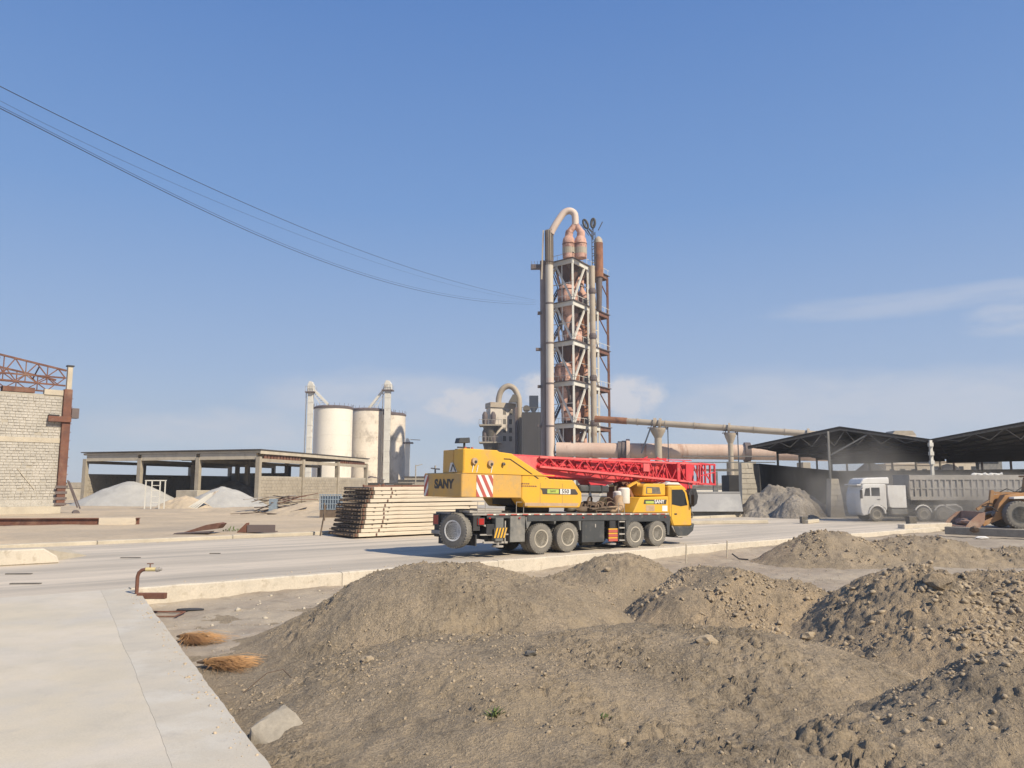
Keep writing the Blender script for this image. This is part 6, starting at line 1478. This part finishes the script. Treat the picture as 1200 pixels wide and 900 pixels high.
b.beam((9.9, -1.05, 3.3), (11.0, -1.05, 3.5), .05).beam((10.8, -1.05, 2.94), (9.9, -1.05, 3.88), .05)
b.build('jib_end_frame', M['red'], jib)
for k in range(9):
    x = 6.6 + k * .34; MB().beam((x, -.75, 3.05 + .1 * rn.random()), (x + rn.uniform(-.3, .4), -.75, 3.8), .05, .09).build('tie_plate', M['red'], jib)
MB().beam((5.0, -.6, 3.93), (9.6, -.8, 4.02), .04).beam((6.2, -.6, 3.87), (6.8, -.6, 4.08), .04).beam((8.2, -.6, 3.9), (7.4, -.6, 4.08), .04).build('top_rod', M['red'], jib)
for k in range(16):
    x = 1.2 + k * .44; MB().box(x, x + rn.uniform(.15, .3), -.50, -.44, 3.5 - k * .008, 3.5 + rn.uniform(.12, .28)).build('jib_bracket', M['red'], jib)

# ------------------------------------------------------------------ white tipper truck with a long ribbed trailer
TY = 56.; tx0 = gz(996, 610, 0).x
tc_ = thing('tipper_truck', 'white tractor unit pulling a long dusty ribbed tipping trailer in front of the dark sheds', 'truck', (tx0, TY, 0), R(-1.5))
def tp(name, mb, m, parent=None, **kw): return mb.build(name, M[m], parent or tc_, **kw)
tcab = tp('cab', MB().prism([(.18, .62), (.10, 1.2), (.14, 2.0), (.34, 2.62), (.5, 2.66), (2.02, 2.66), (2.02, .95), (1.9, .62), (1.85, .95), (1.6, 1.12), (1.0, 1.12), (.75, .95), (.7, .5), (.3, .42)], 0, 2.45), 'white', bevel=.05)
tp('roof_fairing', MB().prism([(.22, 2.67), (.42, 3.02), (.7, 3.12), (2.3, 3.16), (2.3, 2.67)], .1, 2.35), 'white', tcab, bevel=.06)
tp('sun_visor', MB().box(.0, .3, .1, 2.35, 2.58, 2.66), 'white', tcab)
tp('window', MB().prism([(.95, 1.82), (.95, 2.42), (1.55, 2.42), (1.55, 1.82)], -.012, .0), 'glass', tcab); tp('window', MB().prism([(.42, 1.82), (.55, 2.36), (.85, 2.40), (.85, 1.82)], -.012, 0), 'glass', tcab)
tp('door', MB().prism([(.38, 1.2), (.38, 1.75), (.5, 2.5), (1.62, 2.5), (1.62, 1.2)], -.006, -.001), 'white', tcab); tp('door_handle', MB().box(1.35, 1.55, -.03, -.006, 1.55, 1.6), 'black', tcab)
tp('mirror', MB().beam((.35, 0, 2.4), (.15, -.2, 2.3), .04).box(.08, .2, -.3, -.12, 1.65, 2.25), 'black', tcab)
tp('windscreen', MB().add([(.118, .15, 1.55), (.118, 2.3, 1.55), (.30, 2.3, 2.5), (.30, .15, 2.5), (.14, .15, 1.55), (.14, 2.3, 1.55), (.32, 2.3, 2.5), (.32, .15, 2.5)], [(0, 1, 2, 3), (4, 7, 6, 5), (0, 4, 5, 1), (3, 2, 6, 7), (0, 3, 7, 4), (1, 5, 6, 2)]), 'glass', tcab)
tp('wheel_arch', MB().tube([(.78 + .5 - .58 * math.cos(a) * 1.0, -.03, .52 + .62 * math.sin(a)) for a in np.linspace(.1, 3.04, 12)], .06, 6), 'white', tcab)
tp('side_box', MB().prism([(2.22, 1.05), (2.12, 1.9), (2.12, 2.58), (3.42, 2.58), (3.42, .98), (2.4, .98)], .0, .22), 'white', bevel=.02)
tp('stack', MB().cyl((3.5, .3, 1.0), (3.5, .3, 2.5), .08).cyl((3.8, .3, 2.5), (4.1, .3, 2.5), .05), 'greylight')
tp('chassis', MB().box(.8, 7.0, .7, 1.0, .65, .95).box(.8, 7.0, 1.5, 1.8, .65, .95), 'hub')
tp('fuel_tank', MB().box(2.3, 3.5, .05, .6, .45, .92), 'greylight', bevel=.08)
for x in (1.28, 4.62, 6.0):
    wheel(tc_, x, .2, .5, .5, .3, -1, 'tyre', 'rim', n=24, tread=False); wheel(tc_, x, 2.2, .5, .5, .3, 1, 'tyre_dark', 'rim', n=16, tread=False)
for x in (4.62, 6.0):
    tp('mudguard', MB().tube([(x - .62 * math.cos(a), .15, .5 + .66 * math.sin(a)) for a in np.linspace(.5, 2.9, 10)], .055, 6), 'white')
tp('tank_bracket', MB().tube([(6.2, .05, 1.15), (6.9, .05, 1.2), (7.3, .05, 1.0), (7.35, .05, .6)], .07, 6).beam((6.2, .05, 1.1), (7.2, .05, .6), .06), 'white')
tlx0, tlx1 = 3.75, 17.2; zb, ztp = 1.62, 3.32
tr_ = tp('trailer_body', MB().box(tlx0, tlx1, .05, 2.45, zb, ztp - .1), 'trailer')
tp('top_rail', MB().box(tlx0 - .05, tlx1, -.03, .03, ztp - .35, ztp), 'trailer', tr_, bevel=.01); tp('bottom_rail', MB().box(tlx0 - .05, tlx1, -.04, .03, zb - .1, zb + .16), 'trailer', tr_, bevel=.01)
tp('mid_rail', MB().box(tlx0, tlx1, -.01, .04, 2.32, 2.42), 'trailer', tr_); tp('front_board', MB().box(tlx0 - .06, tlx0, 0, 2.5, zb, ztp + .02), 'trailer', tr_)
i = 0; x = tlx0 + .3
while x < tlx1:
    tp('rib', MB().box(x, x + .11, -.028, .049, zb + .162, ztp - .352), 'trailer', tr_); x += .43 if i % 9 != 8 else .6; i += 1
tp('tarp_roll', MB().tube([(8.2 + k * .2, .1, ztp + .02 + .03 * (k % 3)) for k in range(12)], [.06 + .05 * (k % 2) for k in range(12)], 6), 'white', tr_)
tp('load', MB().prism([(tlx0 + .3, ztp - .12), (tlx0 + 3, ztp + .0), (tlx1 - 3, ztp + .02), (tlx1, ztp - .12)], .3, 2.2), 'gravel', tr_)
tp('trailer_frame', MB().box(tlx0 + .8, tlx1, .6, .85, 1.15, 1.5).box(tlx0 + .8, tlx1, 1.65, 1.9, 1.15, 1.5), 'hub'); tp('landing_leg', MB().box(8.3, 8.5, .2, .4, .2, 1.4), 'hub')
for x in (12.6, 13.9, 15.2): wheel(tc_, x, .25, .5, .5, .3, -1, 'tyre', 'rim', n=20, tread=False)

# ------------------------------------------------------------------ wheel loader at the right edge
LY = 47.8; lx = gz(1181, 618, 0).x
ldr = thing('wheel_loader', 'worn orange wheel loader with rusty bucket, cut off by the right edge of the picture', 'wheel loader', (lx, LY, 0), R(-4))
def lp(name, mb, m, parent=None, **kw): return mb.build(name, M[m], parent or ldr, **kw)
for x in (0, 2.75):
    for y, s_ in ((-.1, -1), (1.9, 1)): wheel(ldr, x, y, .83, .84, .55, s_, 'tyre', 'grey', n=26)
bk = lp('bucket', MB().prism([(-3.45, .06), (-3.4, .0), (-2.5, .03), (-2.2, .35), (-2.1, .95), (-2.2, 1.0), (-2.3, .5), (-2.6, .16), (-3.4, .12)], -.45, 2.25), 'bucket', bevel=.02)
for y in (-.5, 2.25): lp('bucket_side', MB().prism([(-3.4, .04), (-2.5, .05), (-2.2, .4), (-2.12, .98), (-2.5, .9), (-3.05, .45)], y, y + .05), 'bucket', bk)
b = MB()
for y in np.linspace(-.4, 2.1, 8): b.prism([(-3.5, .06), (-3.25, .02), (-3.25, .14)], y, y + .08)
lp('bucket_teeth', b, 'hub', bk); lp('bucket_load', MB().rock((-2.6, .9, .3), .42, (.9, 2.6, .6), sub=2), 'bucket', bk)
for y in (.2, 1.5): lp('lift_arm', MB().prism([(-2.0, .35), (-1.2, .7), (-.9, 1.5), (-.5, 2.0), (1.2, 2.25), (1.3, 1.95), (-.2, 1.72), (-.55, 1.3), (-.8, .55), (-1.9, .1)], y, y + .14), 'loader', bevel=.02)
lp('tilt_linkage', MB().beam((-1.9, .9, 1.1), (-1.0, .9, 1.7), .16).beam((-1.1, .9, 1.2), (-.9, .9, 2.3), .2).beam((-.95, .9, 2.15), (.8, .9, 2.1), .14), 'loader')
lp('cylinder', MB().cyl((-1.2, .55, .8), (.4, .55, 1.5), .1).cyl((-1.7, 1.2, .7), (.2, 1.2, 1.2), .09), 'dusty', smooth=SM)
lp('hose', MB().tube([(-.8, .2, 2.2), (-.4, .15, 2.4), (.1, .2, 2.2), (.6, .3, 2.5)], .03, 5).tube([(-1.9, .3, 1.3), (-1.4, .2, 1.3), (-1.0, .2, 1.0)], .04, 5), 'black')
lp('front_frame', MB().prism([(-.8, .5), (-.7, 1.2), (-.2, 2.0), (.8, 2.1), (1.3, 1.3), (1.3, .5)], .45, 1.35), 'loader', bevel=.03)
lp('fender', MB().prism([(-.3, 1.78), (.5, 1.8), (1.0, 1.5), (1.15, .9), (1.25, .9), (1.15, 1.65), (.6, 1.95), (-.3, 1.9)], -.35, .4), 'white', bevel=.01)
lp('rear_frame', MB().box(1.5, 4.2, .3, 1.5, .6, 1.3), 'loader', bevel=.04); lp('engine_hood', MB().prism([(2.6, 1.3), (2.6, 2.2), (4.0, 2.1), (4.3, 1.7), (4.3, 1.0)], .3, 1.5), 'loader', bevel=.06)
lc = lp('cab', MB().prism([(1.3, 1.3), (1.2, 2.2), (1.4, 3.1), (2.6, 3.1), (2.7, 1.3)], .3, 1.6), 'loader', bevel=.05)
lp('window', MB().prism([(1.4, 2.1), (1.5, 2.95), (2.45, 2.95), (2.5, 2.0)], .285, .296), 'glass', lc); lp('roof', MB().box(1.2, 2.8, .2, 1.7, 3.11, 3.22), 'loader', lc, bevel=.03)

# ------------------------------------------------------------------ overhead cables
def cable(pix, r, label):
    pts = []
    A_, B2 = Vector((-16.6, 25)), Vector((4.8, 150))
    cof = np.polyfit([p[0] for p in pix], [p[1] for p in pix], 4)
    for px in np.linspace(0, 628, 60):
        py = np.polyval(cof, px); k = (px - 600) / F
        # meet the vertical plane through A_ and B2
        dx = (B2.x - A_.x) / (B2.y - A_.y); Yd = (A_.x - dx * A_.y) / (k * 1.0 / ray(px, py).y - dx) if True else 0
        pts.append(at(px, py, Yd))
    d = pts[0] - pts[2]; sl = d.z / d.length
    ext = [pts[0] + d.normalized() * s_ + Vector((0, 0, .0012 * s_ * s_)) for s_ in (60, 50, 40, 30, 20, 12, 6, 3)]
    pts = ext + pts
    o = MB().tube(pts, r, 5, False).build('overhead_cable', M['cable'], smooth=1.5); tag(o, label, 'cable')
cable([(0, 101), (128, 165), (256, 223), (384, 280), (512, 323), (576, 341), (629, 352)], .014, 'highest of the overhead cables sagging across the sky to the tall tower')
cable([(0, 118), (128, 181), (256, 237), (384, 288), (512, 329), (576, 345), (629, 353.5)], .006, 'thin faint middle cable of the overhead cables to the tall tower')
cable([(0, 124.5), (107, 178.5), (213, 233), (320, 280), (427, 321), (512, 342.5), (576, 352), (629, 354.3)], .009, 'second lowest of the overhead cables to the tall tower')
cable([(0, 127), (107, 181), (213, 235.5), (320, 282.5), (427, 323.5), (512, 344.5), (576, 354.5), (629, 356.5)], .015, 'lowest and boldest of the overhead cables to the tall tower')

# ------------------------------------------------------------------ dusty air
hz = MB().box(-420, 420, -60, 760, -2.2, 75).build('haze', M['sand']); hz.data.materials.clear()
hm_ = bpy.data.materials.new('dusty_air'); hm_.use_nodes = True; hm_.node_tree.nodes.clear()
ho = hm_.node_tree.nodes.new('ShaderNodeOutputMaterial'); hv = hm_.node_tree.nodes.new('ShaderNodeVolumePrincipled')
hv.inputs['Color'].default_value = (.93, .95, 1, 1); hv.inputs['Density'].default_value = .00045; hv.inputs['Anisotropy'].default_value = .2
hm_.node_tree.links.new(hv.outputs[0], ho.inputs['Volume']); hz.data.materials.append(hm_); hz['kind'] = 'stuff'

def dust(name, label, c, sx_, sy_, sz_, dens, seed):
    b = MB(); bm = bmesh.new(); bmesh.ops.create_icosphere(bm, subdivisions=3, radius=1)
    b.add([(v.co.x * sx_, v.co.y * sy_, v.co.z * sz_) for v in bm.verts], [tuple(v.index for v in f.verts) for f in bm.faces]); bm.free()
    m = bpy.data.materials.new('drifting_dust'); m.use_nodes = True; t_ = m.node_tree; t_.nodes.clear(); L = t_.links.new
    tc = N(t_, 'ShaderNodeTexCoord'); mp = N(t_, 'ShaderNodeMapping'); mp.inputs['Scale'].default_value = (1 / sx_, 1 / sy_, 1 / sz_); L(tc.outputs['Object'], mp.inputs['Vector'])
    ln = N(t_, 'ShaderNodeVectorMath', operation='LENGTH'); L(mp.outputs[0], ln.inputs[0])
    mr = N(t_, 'ShaderNodeMapRange', interpolation_type='SMOOTHSTEP'); L(ln.outputs['Value'], mr.inputs[0]); mr.inputs[1].default_value = 0; mr.inputs[2].default_value = 1; mr.inputs[3].default_value = 1; mr.inputs[4].default_value = 0
    nz = N(t_, 'ShaderNodeTexNoise'); L(tc.outputs['Object'], nz.inputs['Vector']); nz.inputs['Scale'].default_value = .35; nz.inputs['Detail'].default_value = 3
    nr = N(t_, 'ShaderNodeMapRange'); L(nz.outputs['Fac'], nr.inputs[0]); nr.inputs[1].default_value = .35; nr.inputs[2].default_value = .7
    mu = N(t_, 'ShaderNodeMath', operation='MULTIPLY'); L(mr.outputs[0], mu.inputs[0]); L(nr.outputs[0], mu.inputs[1])
    m2 = N(t_, 'ShaderNodeMath', operation='MULTIPLY'); L(mu.outputs[0], m2.inputs[0]); m2.inputs[1].default_value = dens
    pv = N(t_, 'ShaderNodeVolumePrincipled'); pv.inputs['Color'].default_value = (.92, .86, .78, 1); L(m2.outputs[0], pv.inputs['Density'])
    ou = N(t_, 'ShaderNodeOutputMaterial'); L(pv.outputs[0], ou.inputs['Volume'])
    o = b.build(name, m, fix=True, kind='stuff'); o.location = c
dust('dust_cloud', 'x', (32, 56.5, 1.0), 12, 6, 3.4, .75, 1)
dust('dust_cloud', 'x', (27.5, 62.0, 2.5), 7, 5, 5.5, .28, 2)
